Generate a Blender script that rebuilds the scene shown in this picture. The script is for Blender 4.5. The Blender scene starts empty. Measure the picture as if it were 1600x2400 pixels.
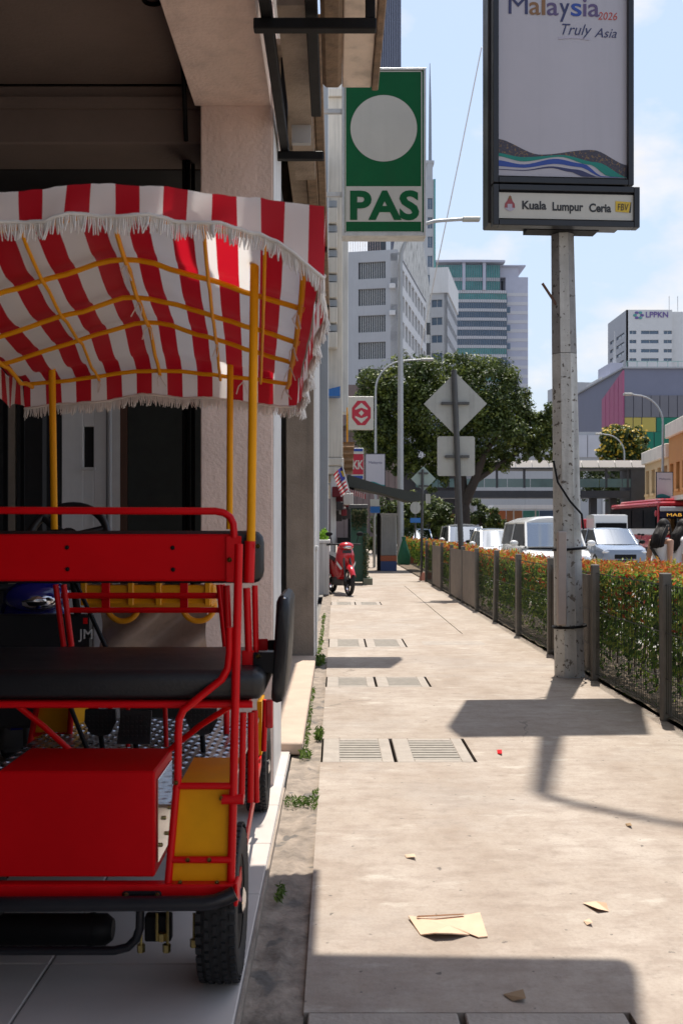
import bpy, math, random
from mathutils import Vector, Matrix, noise
RND = random.Random(11)
PI = math.pi
scene = bpy.context.scene
COL = scene.collection

# ------------------------------------------------------------------ camera, sky, sun, exposure
F, VX, VY, EYE = 2400.0, 787.0, 1240.0, 1.35      # focal length in photo pixels, vanishing point, eye height
cam_data = bpy.data.cameras.new('camera')
cam = bpy.data.objects.new('camera', cam_data); COL.objects.link(cam)
cam.location = (0, 0, EYE); cam.rotation_euler = (PI/2, 0, 0)
cam_data.sensor_fit = 'VERTICAL'; cam_data.sensor_height = 36.0; cam_data.sensor_width = 24.0
cam_data.lens = 36.0 * F / 2400.0
cam_data.shift_x = (800 - VX) / 2400.0
cam_data.shift_y = (VY - 1200) / 2400.0
cam_data.clip_start = 0.05; cam_data.clip_end = 5000
cam_data.dof.use_dof = True; cam_data.dof.focus_distance = 7.0; cam_data.dof.aperture_fstop = 7.1
scene.camera = cam

SUN_DIR = Vector((0.078, 0.318, 1.0)).normalized()   # towards the sun
SUN_EL = math.asin(SUN_DIR.z); SUN_AZ = math.atan2(SUN_DIR.x, SUN_DIR.y)
world = bpy.data.worlds.new('World'); scene.world = world; world.use_nodes = True
wn, wl = world.node_tree.nodes, world.node_tree.links
wn.clear()
w_out = wn.new('ShaderNodeOutputWorld'); w_bg = wn.new('ShaderNodeBackground')
w_sky = wn.new('ShaderNodeTexSky'); w_sky.sky_type = 'NISHITA'; w_sky.sun_disc = False
w_sky.sun_elevation = SUN_EL; w_sky.sun_rotation = SUN_AZ
w_sky.altitude = 40; w_sky.air_density = 1.0; w_sky.dust_density = 1.8; w_sky.ozone_density = 1.0
w_bg.inputs['Strength'].default_value = 0.138
# cumulus: noise over the view direction, dense low over the city, thinning out higher up
w_tc = wn.new('ShaderNodeTexCoord'); w_sep = wn.new('ShaderNodeSeparateXYZ'); wl.new(w_tc.outputs['Generated'], w_sep.inputs[0])
w_map = wn.new('ShaderNodeMapping'); w_map.inputs['Scale'].default_value = (1.0, 1.0, 1.75); w_map.inputs['Location'].default_value = (2.37, 2.9, 0.27)
wl.new(w_tc.outputs['Generated'], w_map.inputs['Vector'])
w_noi = wn.new('ShaderNodeTexNoise'); w_noi.inputs['Scale'].default_value = 6.5; w_noi.inputs['Detail'].default_value = 9; w_noi.inputs['Roughness'].default_value = 0.52
wl.new(w_map.outputs[0], w_noi.inputs['Vector'])
w_thr = wn.new('ShaderNodeMapRange'); w_thr.inputs['From Min'].default_value = 0.02; w_thr.inputs['From Max'].default_value = 0.42
w_thr.inputs['To Min'].default_value = 0.09; w_thr.inputs['To Max'].default_value = -0.095
wl.new(w_sep.outputs['Z'], w_thr.inputs['Value'])
w_add = wn.new('ShaderNodeMath'); w_add.operation = 'ADD'; wl.new(w_noi.outputs['Fac'], w_add.inputs[0]); wl.new(w_thr.outputs[0], w_add.inputs[1])
w_rmp = wn.new('ShaderNodeValToRGB'); w_rmp.color_ramp.elements[0].position = 0.47; w_rmp.color_ramp.elements[1].position = 0.60
wl.new(w_add.outputs[0], w_rmp.inputs[0])
w_mul = wn.new('ShaderNodeMath'); w_mul.operation = 'MULTIPLY'; w_mul.inputs[1].default_value = 0.95; wl.new(w_rmp.outputs[0], w_mul.inputs[0])
w_veil = wn.new('ShaderNodeMapRange'); w_veil.inputs['From Min'].default_value = 0.0; w_veil.inputs['From Max'].default_value = 0.42   # thin tropical haze
w_veil.inputs['To Min'].default_value = 0.92; w_veil.inputs['To Max'].default_value = 0.35; wl.new(w_sep.outputs['Z'], w_veil.inputs['Value'])
w_hz = wn.new('ShaderNodeMix'); w_hz.data_type = 'RGBA'; w_hz.inputs[7].default_value = (2.85, 3.25, 3.80, 1)
wl.new(w_veil.outputs[0], w_hz.inputs[0]); wl.new(w_sky.outputs[0], w_hz.inputs[6])
w_n2 = wn.new('ShaderNodeTexNoise'); w_n2.inputs['Scale'].default_value = 11; w_n2.inputs['Detail'].default_value = 6
wl.new(w_map.outputs[0], w_n2.inputs['Vector'])
w_cc = wn.new('ShaderNodeMix'); w_cc.data_type = 'RGBA'
w_cc.inputs[6].default_value = (3.7, 3.75, 3.95, 1); w_cc.inputs[7].default_value = (4.55, 4.5, 4.5, 1)
wl.new(w_n2.outputs['Fac'], w_cc.inputs[0])
w_mix = wn.new('ShaderNodeMix'); w_mix.data_type = 'RGBA'
wl.new(w_mul.outputs[0], w_mix.inputs[0]); wl.new(w_hz.outputs[2], w_mix.inputs[6]); wl.new(w_cc.outputs[2], w_mix.inputs[7])
wl.new(w_mix.outputs[2], w_bg.inputs['Color']); wl.new(w_bg.outputs[0], w_out.inputs['Surface'])

sun_data = bpy.data.lights.new('sun', 'SUN'); sun_data.energy = 3.9; sun_data.angle = math.radians(0.53); sun_data.color = (1.0, 0.94, 0.85)
sun = bpy.data.objects.new('sun', sun_data); COL.objects.link(sun)
sun.rotation_euler = (-SUN_DIR).to_track_quat('-Z', 'Y').to_euler(); sun.location = (10, 20, 60)

scene.view_settings.view_transform = 'Standard'; scene.view_settings.look = 'None'
scene.view_settings.exposure = 0.72; scene.view_settings.gamma = 1.0; scene.view_settings.use_curve_mapping = False
scene.render.engine = 'CYCLES'
scene.cycles.max_bounces = 8; scene.cycles.diffuse_bounces = 5; scene.cycles.glossy_bounces = 4
scene.cycles.transparent_max_bounces = 12; scene.cycles.caustics_reflective = False; scene.cycles.caustics_refractive = False
scene.cycles.sample_clamp_indirect = 6.0
try:
    scene.cycles.use_denoising = True; scene.cycles.denoiser = 'OPENIMAGEDENOISE'
except Exception:
    pass

# ------------------------------------------------------------------ helpers
def at(px, py, Y):
    """A photo pixel at distance Y becomes a point of the place."""
    return Vector(((px - VX) * Y / F, Y, EYE - (py - VY) * Y / F))
def wx(px, Y): return (px - VX) * Y / F
def wz(py, Y): return EYE - (py - VY) * Y / F

class MB:
    def __init__(self): self.v = []; self.f = []; self.uv = None; self.mi = []; self.cur = 0
    def _add(self, vs, fs):
        n = len(self.v); self.v.extend([tuple(p) for p in vs]); self.f.extend([tuple(i + n for i in f) for f in fs]); self.mi.extend([self.cur]*len(fs)); return self
    def m(self, i): self.cur = i; return self
    def box(self, x0, x1, y0, y1, z0, z1, c=0.0):
        if x0 > x1: x0, x1 = x1, x0
        if y0 > y1: y0, y1 = y1, y0
        if z0 > z1: z0, z1 = z1, z0
        c = min(c, (x1-x0)*.49, (y1-y0)*.49, (z1-z0)*.49)
        if c <= 0:
            vs = [(x0,y0,z0),(x1,y0,z0),(x1,y1,z0),(x0,y1,z0),(x0,y0,z1),(x1,y0,z1),(x1,y1,z1),(x0,y1,z1)]
            return self._add(vs, [(0,3,2,1),(4,5,6,7),(0,1,5,4),(1,2,6,5),(2,3,7,6),(3,0,4,7)])
        X, Y, Z = (x0,x1), (y0,y1), (z0,z1); vs = []; idx = {}
        for i in (0,1):
            for j in (0,1):
                for k in (0,1):
                    dx, dy, dz = (c,-c)[i], (c,-c)[j], (c,-c)[k]
                    for a, p in enumerate(((X[i],Y[j]+dy,Z[k]+dz),(X[i]+dx,Y[j],Z[k]+dz),(X[i]+dx,Y[j]+dy,Z[k]))):
                        idx[i,j,k,a] = len(vs); vs.append(p)
        g = idx; fs = []
        fs += [(g[0,0,0,0],g[0,0,1,0],g[0,1,1,0],g[0,1,0,0]), (g[1,0,0,0],g[1,1,0,0],g[1,1,1,0],g[1,0,1,0])]
        fs += [(g[0,0,0,1],g[1,0,0,1],g[1,0,1,1],g[0,0,1,1]), (g[0,1,0,1],g[0,1,1,1],g[1,1,1,1],g[1,1,0,1])]
        fs += [(g[0,0,0,2],g[0,1,0,2],g[1,1,0,2],g[1,0,0,2]), (g[0,0,1,2],g[1,0,1,2],g[1,1,1,2],g[0,1,1,2])]
        for j in (0,1):
            for k in (0,1): fs.append((g[0,j,k,1],g[1,j,k,1],g[1,j,k,2],g[0,j,k,2]) if (j^k) else (g[0,j,k,2],g[1,j,k,2],g[1,j,k,1],g[0,j,k,1]))
        for i in (0,1):
            for k in (0,1): fs.append((g[i,0,k,2],g[i,1,k,2],g[i,1,k,0],g[i,0,k,0]) if (i^k) else (g[i,0,k,0],g[i,1,k,0],g[i,1,k,2],g[i,0,k,2]))
        for i in (0,1):
            for j in (0,1): fs.append((g[i,j,0,0],g[i,j,1,0],g[i,j,1,1],g[i,j,0,1]) if (i^j) else (g[i,j,0,1],g[i,j,1,1],g[i,j,1,0],g[i,j,0,0]))
        for i in (0,1):
            for j in (0,1):
                for k in (0,1): fs.append((g[i,j,k,0],g[i,j,k,1],g[i,j,k,2]) if not (i^j^k) else (g[i,j,k,2],g[i,j,k,1],g[i,j,k,0]))
        return self._add(vs, fs)
    def poly(self, pts): return self._add(pts, [tuple(range(len(pts)))])
    def tube(self, pts, r, n=10, cap=True, close=False):
        pts = [Vector(p) for p in pts]; rs = r if isinstance(r, (list, tuple)) else [r]*len(pts)
        m = len(pts); rings = []; prev = None
        for i, p in enumerate(pts):
            if close: d = pts[(i+1) % m] - pts[i-1]
            elif i == 0: d = pts[1] - p
            elif i == m-1: d = p - pts[i-1]
            else: d = (pts[i+1]-p).normalized() + (p-pts[i-1]).normalized()
            if d.length < 1e-9: d = Vector((0,0,1))
            d.normalize()
            if prev is None:
                a = Vector((0,0,1)) if abs(d.z) < .9 else Vector((1,0,0)); u = d.cross(a).normalized()
            else:
                u = prev - d*prev.dot(d)
                u = u.normalized() if u.length > 1e-6 else d.orthogonal().normalized()
            prev = u; w = d.cross(u)
            rings.append([p + (u*math.cos(2*PI*k/n) + w*math.sin(2*PI*k/n))*rs[i] for k in range(n)])
        vs = [q for rg in rings for q in rg]; fs = []
        for i in range(m if close else m-1):
            a, b = i*n, ((i+1) % m)*n
            for k in range(n): fs.append((a+k, a+(k+1)%n, b+(k+1)%n, b+k))
        if cap and not close: fs.append(tuple(range(n-1,-1,-1))); fs.append(tuple((m-1)*n+k for k in range(n)))
        return self._add(vs, fs)
    def lathe(self, prof, c=(0,0,0), axis='z', n=24, cap=False):
        vs = []; fs = []; c = Vector(c)
        for (r, h) in prof:
            for k in range(n):
                t = 2*PI*k/n; a, b = r*math.cos(t), r*math.sin(t)
                p = {'z':(a,b,h), 'x':(h,a,b), 'y':(b,h,a)}[axis]; vs.append(c + Vector(p))
        for i in range(len(prof)-1):
            for k in range(n): fs.append((i*n+k, i*n+(k+1)%n, (i+1)*n+(k+1)%n, (i+1)*n+k))
        if cap: fs.append(tuple(range(n-1,-1,-1))); fs.append(tuple((len(prof)-1)*n+k for k in range(n)))
        return self._add(vs, fs)
    def loft(self, rings, cap=True, closed=True):
        n = len(rings[0]); vs = [p for r in rings for p in r]; fs = []
        for i in range(len(rings)-1):
            for k in range(n if closed else n-1): fs.append((i*n+k, i*n+(k+1)%n, (i+1)*n+(k+1)%n, (i+1)*n+k))
        if cap and closed: fs.append(tuple(range(n-1,-1,-1))); fs.append(tuple((len(rings)-1)*n+k for k in range(n)))
        return self._add(vs, fs)
    def prism(self, pts2, plane, a, b):
        """Extrude a 2-D outline: plane 'xz' runs along y from a to b, 'yz' along x, 'xy' along z."""
        def P(p, t): return {'xz':(p[0],t,p[1]), 'yz':(t,p[0],p[1]), 'xy':(p[0],p[1],t)}[plane]
        return self.loft([[P(p,a) for p in pts2],[P(p,b) for p in pts2]])
    def sheet(self, fn, nu, nv, uvf=None):
        vs = [fn(i/nu, j/nv) for j in range(nv+1) for i in range(nu+1)]; fs = []
        for j in range(nv):
            for i in range(nu): a = j*(nu+1)+i; fs.append((a, a+1, a+nu+2, a+nu+1))
        if uvf:
            if self.uv is None: self.uv = []
            self.uv.extend([uvf(i/nu, j/nv) for j in range(nv+1) for i in range(nu+1)])
        return self._add(vs, fs)
    def ball(self, c, r, n=12, m=8):
        c = Vector(c); r = r if isinstance(r, (tuple, list, Vector)) else (r,r,r)
        rings = []
        for j in range(m+1):
            t = PI*j/m - PI/2
            rings.append([c + Vector((r[0]*math.cos(t)*math.cos(2*PI*k/n), r[1]*math.cos(t)*math.sin(2*PI*k/n), r[2]*math.sin(t))) for k in range(n)])
        return self.loft(rings, cap=False)
    def rot(self, ang, axis='Z', c=(0,0,0)):
        M = Matrix.Translation(c) @ Matrix.Rotation(ang, 4, axis) @ Matrix.Translation(-Vector(c))
        self.v = [tuple(M @ Vector(p)) for p in self.v]; return self
    def move(self, d): self.v = [(p[0]+d[0], p[1]+d[1], p[2]+d[2]) for p in self.v]; return self
    def mesh(self, name, mats, smooth=None):
        me = bpy.data.meshes.new(name); me.from_pydata(self.v, [], self.f)
        for m in (mats if isinstance(mats, (list, tuple)) else [mats]): me.materials.append(m)
        if any(self.mi): me.polygons.foreach_set('material_index', self.mi)
        if self.uv:
            ul = me.uv_layers.new(name='uv')
            ul.data.foreach_set('uv', [c for l in me.loops for c in self.uv[l.vertex_index]])
        if smooth:
            me.polygons.foreach_set('use_smooth', [True]*len(me.polygons))
            if smooth < 3.1: me.set_sharp_from_angle(angle=smooth)
        me.update(); return me
    def build(self, name, mats, parent=None, smooth=None):
        """One mesh object. Points are given in the place's coordinates (or the parent's own, for copied things)."""
        o = bpy.data.objects.new(name, self.mesh(name, mats, smooth)); COL.objects.link(o)
        if parent is not None:
            o.parent = parent
            off = root_off(parent)
            if off is not None: o.data.transform(Matrix.Translation(-off))
        return o

_OFF = {}
def root_off(o):
    while o.parent is not None: o = o.parent
    return _OFF.get(o.name)
def tag(o, label=None, cat=None, group=None, kind=None):
    if label: o['label'] = label
    if cat: o['category'] = cat
    if group: o['group'] = group
    if kind: o['kind'] = kind
    return o
def thing(name, label, cat, loc=(0,0,0), group=None, local=False, rotz=0):
    """An Empty at the thing's base; unless local, its parts are written in the place's coordinates."""
    o = bpy.data.objects.new(name, None); COL.objects.link(o); o.location = loc; o.rotation_euler = (0,0,rotz)
    o.empty_display_size = .2
    if not local: _OFF[o.name] = Vector(loc)
    return tag(o, label, cat, group)
def struct(name, mb, mats, smooth=None): return tag(mb.build(name, mats, None, smooth), kind='structure')
def copy_tree(o, parent=None):
    c = o.copy(); COL.objects.link(c); c.parent = parent
    for ch in list(o.children): copy_tree(ch, c)
    return c

def lin(h):
    h = h.lstrip('#'); out = []
    for i in (0,2,4):
        s = int(h[i:i+2],16)/255; out.append(s/12.92 if s <= .04045 else ((s+.055)/1.055)**2.4)
    return tuple(out)
_M = {}
def mat(name, col, rough=.6, metal=0., var=.12, scale=6., bump=0., bscale=60., streak=0., coat=0., spec=.5, speck=None, uvcol=None, emit=None):
    """Procedural material: base colour broken up by noise, optional vertical rain streaks, specks and fine relief."""
    if name in _M: return _M[name]
    m = bpy.data.materials.new(name); m.use_nodes = True; nt = m.node_tree; N, L = nt.nodes, nt.links
    b = N['Principled BSDF']; b.inputs['Roughness'].default_value = rough; b.inputs['Metallic'].default_value = metal
    b.inputs['Specular IOR Level'].default_value = spec
    if coat: b.inputs['Coat Weight'].default_value = coat; b.inputs['Coat Roughness'].default_value = .08
    col = lin(col) if isinstance(col, str) else col
    geo = N.new('ShaderNodeNewGeometry'); pos = geo.outputs['Position']
    c = N.new('ShaderNodeRGB'); c.outputs[0].default_value = (*col, 1); cur = c.outputs[0]
    if var:
        n = N.new('ShaderNodeTexNoise'); n.inputs['Scale'].default_value = scale; n.inputs['Detail'].default_value = 6; n.inputs['Roughness'].default_value = .65
        L.new(pos, n.inputs['Vector'])
        r = N.new('ShaderNodeMapRange'); r.inputs['From Min'].default_value = .25; r.inputs['From Max'].default_value = .75
        r.inputs['To Min'].default_value = 1-var; r.inputs['To Max'].default_value = 1+var*.7; L.new(n.outputs['Fac'], r.inputs['Value'])
        mx = N.new('ShaderNodeMix'); mx.data_type = 'RGBA'; mx.blend_type = 'MULTIPLY'; mx.inputs[0].default_value = 1
        L.new(cur, mx.inputs[6]); L.new(r.outputs[0], mx.inputs[7]); cur = mx.outputs[2]
        rr = N.new('ShaderNodeMapRange'); rr.inputs['To Min'].default_value = max(.02, rough-.12); rr.inputs['To Max'].default_value = min(1, rough+.1)
        L.new(n.outputs['Fac'], rr.inputs['Value']); L.new(rr.outputs[0], b.inputs['Roughness'])
    if streak:
        mp = N.new('ShaderNodeMapping'); mp.inputs['Scale'].default_value = (9, 9, .5); L.new(pos, mp.inputs['Vector'])
        n = N.new('ShaderNodeTexNoise'); n.inputs['Scale'].default_value = 1.0; n.inputs['Detail'].default_value = 5; L.new(mp.outputs[0], n.inputs['Vector'])
        r = N.new('ShaderNodeValToRGB'); r.color_ramp.elements[0].position = .48; r.color_ramp.elements[1].position = .72; L.new(n.outputs['Fac'], r.inputs[0])
        ml = N.new('ShaderNodeMath'); ml.operation = 'MULTIPLY'; ml.inputs[1].default_value = streak; L.new(r.outputs[0], ml.inputs[0])
        mx = N.new('ShaderNodeMix'); mx.data_type = 'RGBA'; mx.inputs[7].default_value = (.05,.045,.04,1)
        L.new(ml.outputs[0], mx.inputs[0]); L.new(cur, mx.inputs[6]); cur = mx.outputs[2]
    if speck:
        n = N.new('ShaderNodeTexNoise'); n.inputs['Scale'].default_value = speck[1]; n.inputs['Detail'].default_value = 3; L.new(pos, n.inputs['Vector'])
        r = N.new('ShaderNodeValToRGB'); r.color_ramp.elements[0].position = speck[2]; r.color_ramp.elements[1].position = speck[2]+.05; L.new(n.outputs['Fac'], r.inputs[0])
        sc = lin(speck[0]) if isinstance(speck[0], str) else speck[0]
        mx = N.new('ShaderNodeMix'); mx.data_type = 'RGBA'; mx.inputs[7].default_value = (*sc,1)
        L.new(r.outputs[0], mx.inputs[0]); L.new(cur, mx.inputs[6]); cur = mx.outputs[2]
    L.new(cur, b.inputs['Base Color'])
    if bump:
        n = N.new('ShaderNodeTexNoise'); n.inputs['Scale'].default_value = bscale; n.inputs['Detail'].default_value = 5; L.new(pos, n.inputs['Vector'])
        bp = N.new('ShaderNodeBump'); bp.inputs['Strength'].default_value = bump; bp.inputs['Distance'].default_value = .01
        L.new(n.outputs['Fac'], bp.inputs['Height']); L.new(bp.outputs[0], b.inputs['Normal'])
    if emit: b.inputs['Emission Color'].default_value = (*emit[0],1); b.inputs['Emission Strength'].default_value = emit[1]
    _M[name] = m; return m
def glass_dark(name, col, rough=.05): return mat(name, col, rough, 0, .25, .35, spec=1.0)
def leafmat(name, attr='leafcol', trans=.35):
    if name in _M: return _M[name]
    m = bpy.data.materials.new(name); m.use_nodes = True; N, L = m.node_tree.nodes, m.node_tree.links
    b = N['Principled BSDF']; b.inputs['Roughness'].default_value = .45; b.inputs['Specular IOR Level'].default_value = .35
    a = N.new('ShaderNodeAttribute'); a.attribute_name = attr; L.new(a.outputs['Color'], b.inputs['Base Color'])
    t = N.new('ShaderNodeBsdfTranslucent'); L.new(a.outputs['Color'], t.inputs['Color'])
    mx = N.new('ShaderNodeMixShader'); mx.inputs[0].default_value = trans
    L.new(b.outputs[0], mx.inputs[1]); L.new(t.outputs[0], mx.inputs[2]); L.new(mx.outputs[0], N['Material Output'].inputs['Surface'])
    _M[name] = m; return m
_FONT = {}
def text(body, size, mt, parent, name, loc, rz=0., bold=0., shear=0., width=None, align='CENTER', sx=1., M4=None):
    """Flat lettering as thin mesh, upright, facing -Y before the turn rz."""
    key = (body, bold, shear, align)
    if key not in _FONT:
        cu = bpy.data.curves.new('lettering', 'FONT'); cu.body = body; cu.size = 1.0; cu.offset = bold; cu.shear = shear
        cu.align_x = align; cu.align_y = 'BOTTOM_BASELINE'; cu.fill_mode = 'BOTH'; cu.resolution_u = 4
        o = bpy.data.objects.new('lettering', cu); COL.objects.link(o)
        dg = bpy.context.evaluated_depsgraph_get(); me = bpy.data.meshes.new_from_object(o.evaluated_get(dg))
        _FONT[key] = ([tuple(v.co) for v in me.vertices], [tuple(p.vertices) for p in me.polygons])
        bpy.data.objects.remove(o); bpy.data.meshes.remove(me)
    vs, fs = _FONT[key]
    xs = [v[0] for v in vs]; w = max(xs)-min(xs)
    kx = size*sx if width is None else width/w
    mb = MB(); M = Matrix.Rotation(rz, 3, 'Z'); loc = Vector(loc)
    mb._add([(M4 @ Vector((v[0]*kx, 0, v[1]*size))) if M4 is not None else loc + M @ Vector((v[0]*kx, 0, v[1]*size)) for v in vs], fs)
    return mb.build(name, mt, parent)
# ------------------------------------------------------------------ surface materials
def concrete_walk(name):
    """Worn cast concrete: pale, warm, mottled in patches with grey traffic film, small dark spots, rust stains."""
    m = bpy.data.materials.new(name); m.use_nodes = True; N, L = m.node_tree.nodes, m.node_tree.links
    b = N['Principled BSDF']; b.inputs['Roughness'].default_value = .85; b.inputs['Specular IOR Level'].default_value = .25
    pos = N.new('ShaderNodeNewGeometry').outputs['Position']
    def nz(sc, det=6, rough=.6, stretch=None):
        n = N.new('ShaderNodeTexNoise'); n.inputs['Scale'].default_value = sc; n.inputs['Detail'].default_value = det; n.inputs['Roughness'].default_value = rough
        if stretch:
            mp = N.new('ShaderNodeMapping'); mp.inputs['Scale'].default_value = stretch; L.new(pos, mp.inputs['Vector']); L.new(mp.outputs[0], n.inputs['Vector'])
        else: L.new(pos, n.inputs['Vector'])
        return n.outputs['Fac']
    def ramp(f, a, c):
        r = N.new('ShaderNodeValToRGB'); r.color_ramp.elements[0].position = a; r.color_ramp.elements[1].position = c; L.new(f, r.inputs[0]); return r.outputs[0]
    def mix(fac, a, c, blend='MIX', k=1.):
        mx = N.new('ShaderNodeMix'); mx.data_type = 'RGBA'; mx.blend_type = blend
        if k != 1.:
            t = N.new('ShaderNodeMath'); t.operation = 'MULTIPLY'; t.inputs[1].default_value = k; L.new(fac, t.inputs[0]); fac = t.outputs[0]
        L.new(fac, mx.inputs[0])
        for s, v in ((6, a), (7, c)):
            if isinstance(v, tuple): mx.inputs[s].default_value = (*v, 1)
            else: L.new(v, mx.inputs[s])
        return mx.outputs[2]
    c = mix(ramp(nz(1.3, 8, .7, (1, .55, 1)), .36, .66), (0.315,0.254,0.202), (0.437,0.378,0.321))
    c = mix(ramp(nz(4.2, 8, .72, (1, 2.0, 1)), .46, .72), c, (0.243,0.188,0.150), k=.75)
    c = mix(ramp(nz(16, 7, .75), .52, .76), c, (0.202,0.162,0.131), k=.65)
    c = mix(ramp(nz(2.1, 5, .6, (1.2,2.6,1)), .60, .70), c, (0.486,0.435,0.371), k=.8)
    c = mix(ramp(nz(.55, 6, .7), .50, .66), c, (.36,.335,.31), k=.35)
    c = mix(ramp(nz(21, 2, .5), .715, .745), c, (0.089,0.076,0.068), k=.75)
    c = mix(ramp(nz(1.1, 4, .6), .70, .82), c, (0.421,0.248,0.103), k=.5)
    vo = N.new('ShaderNodeTexVoronoi'); vo.feature = 'DISTANCE_TO_EDGE'; vo.inputs['Scale'].default_value = .62
    wp = N.new('ShaderNodeTexNoise'); wp.inputs['Scale'].default_value = 3.5; wp.inputs['Detail'].default_value = 5; L.new(pos, wp.inputs['Vector'])
    wa = N.new('ShaderNodeVectorMath'); wa.operation = 'MULTIPLY_ADD'; wa.inputs[1].default_value = (.35,.35,0); L.new(wp.outputs['Color'], wa.inputs[0]); L.new(pos, wa.inputs[2]); L.new(wa.outputs[0], vo.inputs['Vector'])
    cl = N.new('ShaderNodeMath'); cl.operation = 'LESS_THAN'; cl.inputs[1].default_value = .0035; L.new(vo.outputs['Distance'], cl.inputs[0])
    cm = N.new('ShaderNodeMath'); cm.operation = 'MULTIPLY'; L.new(cl.outputs[0], cm.inputs[0]); L.new(ramp(nz(.8, 2, .5), .54, .62), cm.inputs[1])
    c = mix(cm.outputs[0], c, (.14,.12,.10), k=.6)
    c = mix(ramp(nz(70, 4, .8), .45, .75), c, (.20,.165,.135), k=.38)
    L.new(c, b.inputs['Base Color'])
    bp = N.new('ShaderNodeBump'); bp.inputs['Strength'].default_value = .5; bp.inputs['Distance'].default_value = .006
    L.new(nz(42, 8, .75), bp.inputs['Height']); L.new(bp.outputs[0], b.inputs['Normal'])
    return m
M_walk = concrete_walk('worn concrete')
M_gutter = mat('rough broken concrete', (.27,.22,.175), .95, 0, .6, 9, bump=1., bscale=30, speck=((.13,.115,.10), 6, .60))
M_patch = mat('dark asphalt patch', (.10,.10,.105), .9, 0, .3, 14, bump=.8, bscale=70)
M_asph = mat('road surface', (.27,.25,.23), .9, 0, .2, 2.5, bump=.4, bscale=90)
M_city = mat('city ground', (.20,.19,.18), .95, 0, .2, .4)
M_soil = mat('dry soil', (.13,.095,.065), 1., 0, .4, 12, bump=1., bscale=25)
M_kerb = mat('kerb concrete', (.38,.36,.33), .9, 0, .25, 7, bump=.4)
M_tile = mat('cream floor tile', (.55,.485,.44), .55, 0, .10, 2.5, spec=.25)
M_grout = mat('tile grout', (.33,.30,.28), .9, 0, .2, 20)
M_pink = mat('pinkish painted render', (.83,.66,.58), .85, 0, .12, 3., bump=.55, bscale=55, streak=.16)
M_soffit = mat('old brown painted ceiling', (.21,.16,.135), .85, 0, .15, 2.5, bump=.3, bscale=40)
M_whitep = mat('white gloss paint', (.72,.71,.69), .5, 0, .10, 5, streak=.18)
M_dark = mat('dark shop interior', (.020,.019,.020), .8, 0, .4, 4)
M_blacksteel = mat('black painted steel', (.007,.007,.008), .6, 0, .3, 15, spec=.2)
M_timber = mat('weathered timber', (.24,.165,.11), .85, 0, .45, 12, bump=.5, bscale=50, streak=.4)
M_beige = mat('stained beige panel', (.78,.66,.56), .8, 0, .2, 4, streak=.3)
M_brownwall = mat('grimy brown render', (.34,.275,.22), .9, 0, .28, 3.5, bump=.4, streak=.3)
M_greywall = mat('grey painted wall', (.42,.42,.42), .85, 0, .10, 1.5, streak=.22)
M_bluegrey = mat('bluish grey wall', (.33,.35,.37), .85, 0, .10, 1.5, streak=.15)
M_cream = mat('cream painted wall', (.66,.60,.51), .85, 0, .12, 1.2, streak=.28)
M_pale = mat('pale weathered wall', (.66,.65,.62), .85, 0, .12, 1.0, streak=.35)
M_step = mat('tan painted step', (.50,.38,.29), .75, 0, .15, 5, bump=.2)
M_greenblack = mat('dark green panel', (.022,.026,.022), .55, 0, .4, 9)
M_brown = mat('brown varnish', (.10,.045,.028), .5, 0, .2, 8)

# ------------------------------------------------------------------ ground, pavement, road
struct('ground', MB().poly([(-900,-60,-.16),(1500,-60,-.16),(1500,2600,-.16),(-900,2600,-.16)]), M_city)
struct('road', MB().box(3.62, 24, -6, 160, -.155, -.12), M_asph)
W0, W1, CX1 = -.09, 2.32, .82           # pavement edges and the right end of the drain cover rows
ROWS = [(2.1,2.86), (5.93,6.60), (8.76,9.36), (11.70,12.60), (18.2,19.0)]
mb = MB(); y = -6.
for (a, b) in ROWS:
    mb.box(W0, CX1, y, a, -.2, 0); y = b
mb.box(W0, CX1, y, 160, -.2, 0)
mb.box(CX1, W1, -6, 13.2, -.2, 0)
mb.box(CX1, 1.62, 13.2, 24.4, -.2, 0).box(1.632, W1, 13.2, 24.4, -.2, 0).box(CX1, W1, 24.412, 160, -.2, 0).box(CX1, W1, 13.1, 24.5, -.25, -.02)
struct('pavement', mb, M_walk)
struct('drain_bottom', MB().box(W0-.2, CX1+.02, 2, 20, -.32, -.22), M_dark)
struct('gutter_strip', MB().sheet(lambda u, v: (-.262+.172*u, -6+46*v, -.012+.016*noise.noise(Vector((u*2, v*160, 1.3)))+.012*noise.noise(Vector((u*9, v*700, 4.)))), 8, 460), M_gutter, 3.2)
struct('drain_wall', MB().box(-.262, W0-.004, -6, 40, -.2, -.045), M_gutter)
struct('planting_bed', MB().sheet(lambda u, v: (2.32+1.16*u, -4+90*v, .03+.03*noise.noise(Vector((u*6, v*300, 7.)))), 8, 360), M_soil, 3.2)
mb = MB()
for k in range(90): mb.box(3.48, 3.62, -4+k*1.0, -3.006+k*1.0, -.16, .03, .012)
struct('kerb', mb, M_kerb)
M_line = mat('worn road paint', (.62,.61,.58), .8, 0, .25, 5)
mb = MB()
for k in range(30): mb.box(7.35, 7.47, 4+k*4.5, 6.2+k*4.5, -.119, -.116)
for k in range(30): mb.box(11.2, 11.32, 5+k*4.5, 7.2+k*4.5, -.119, -.116)
mb.box(3.8, 3.9, -4, 150, -.119, -.116)
struct('lane_markings', mb, M_line)

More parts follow.
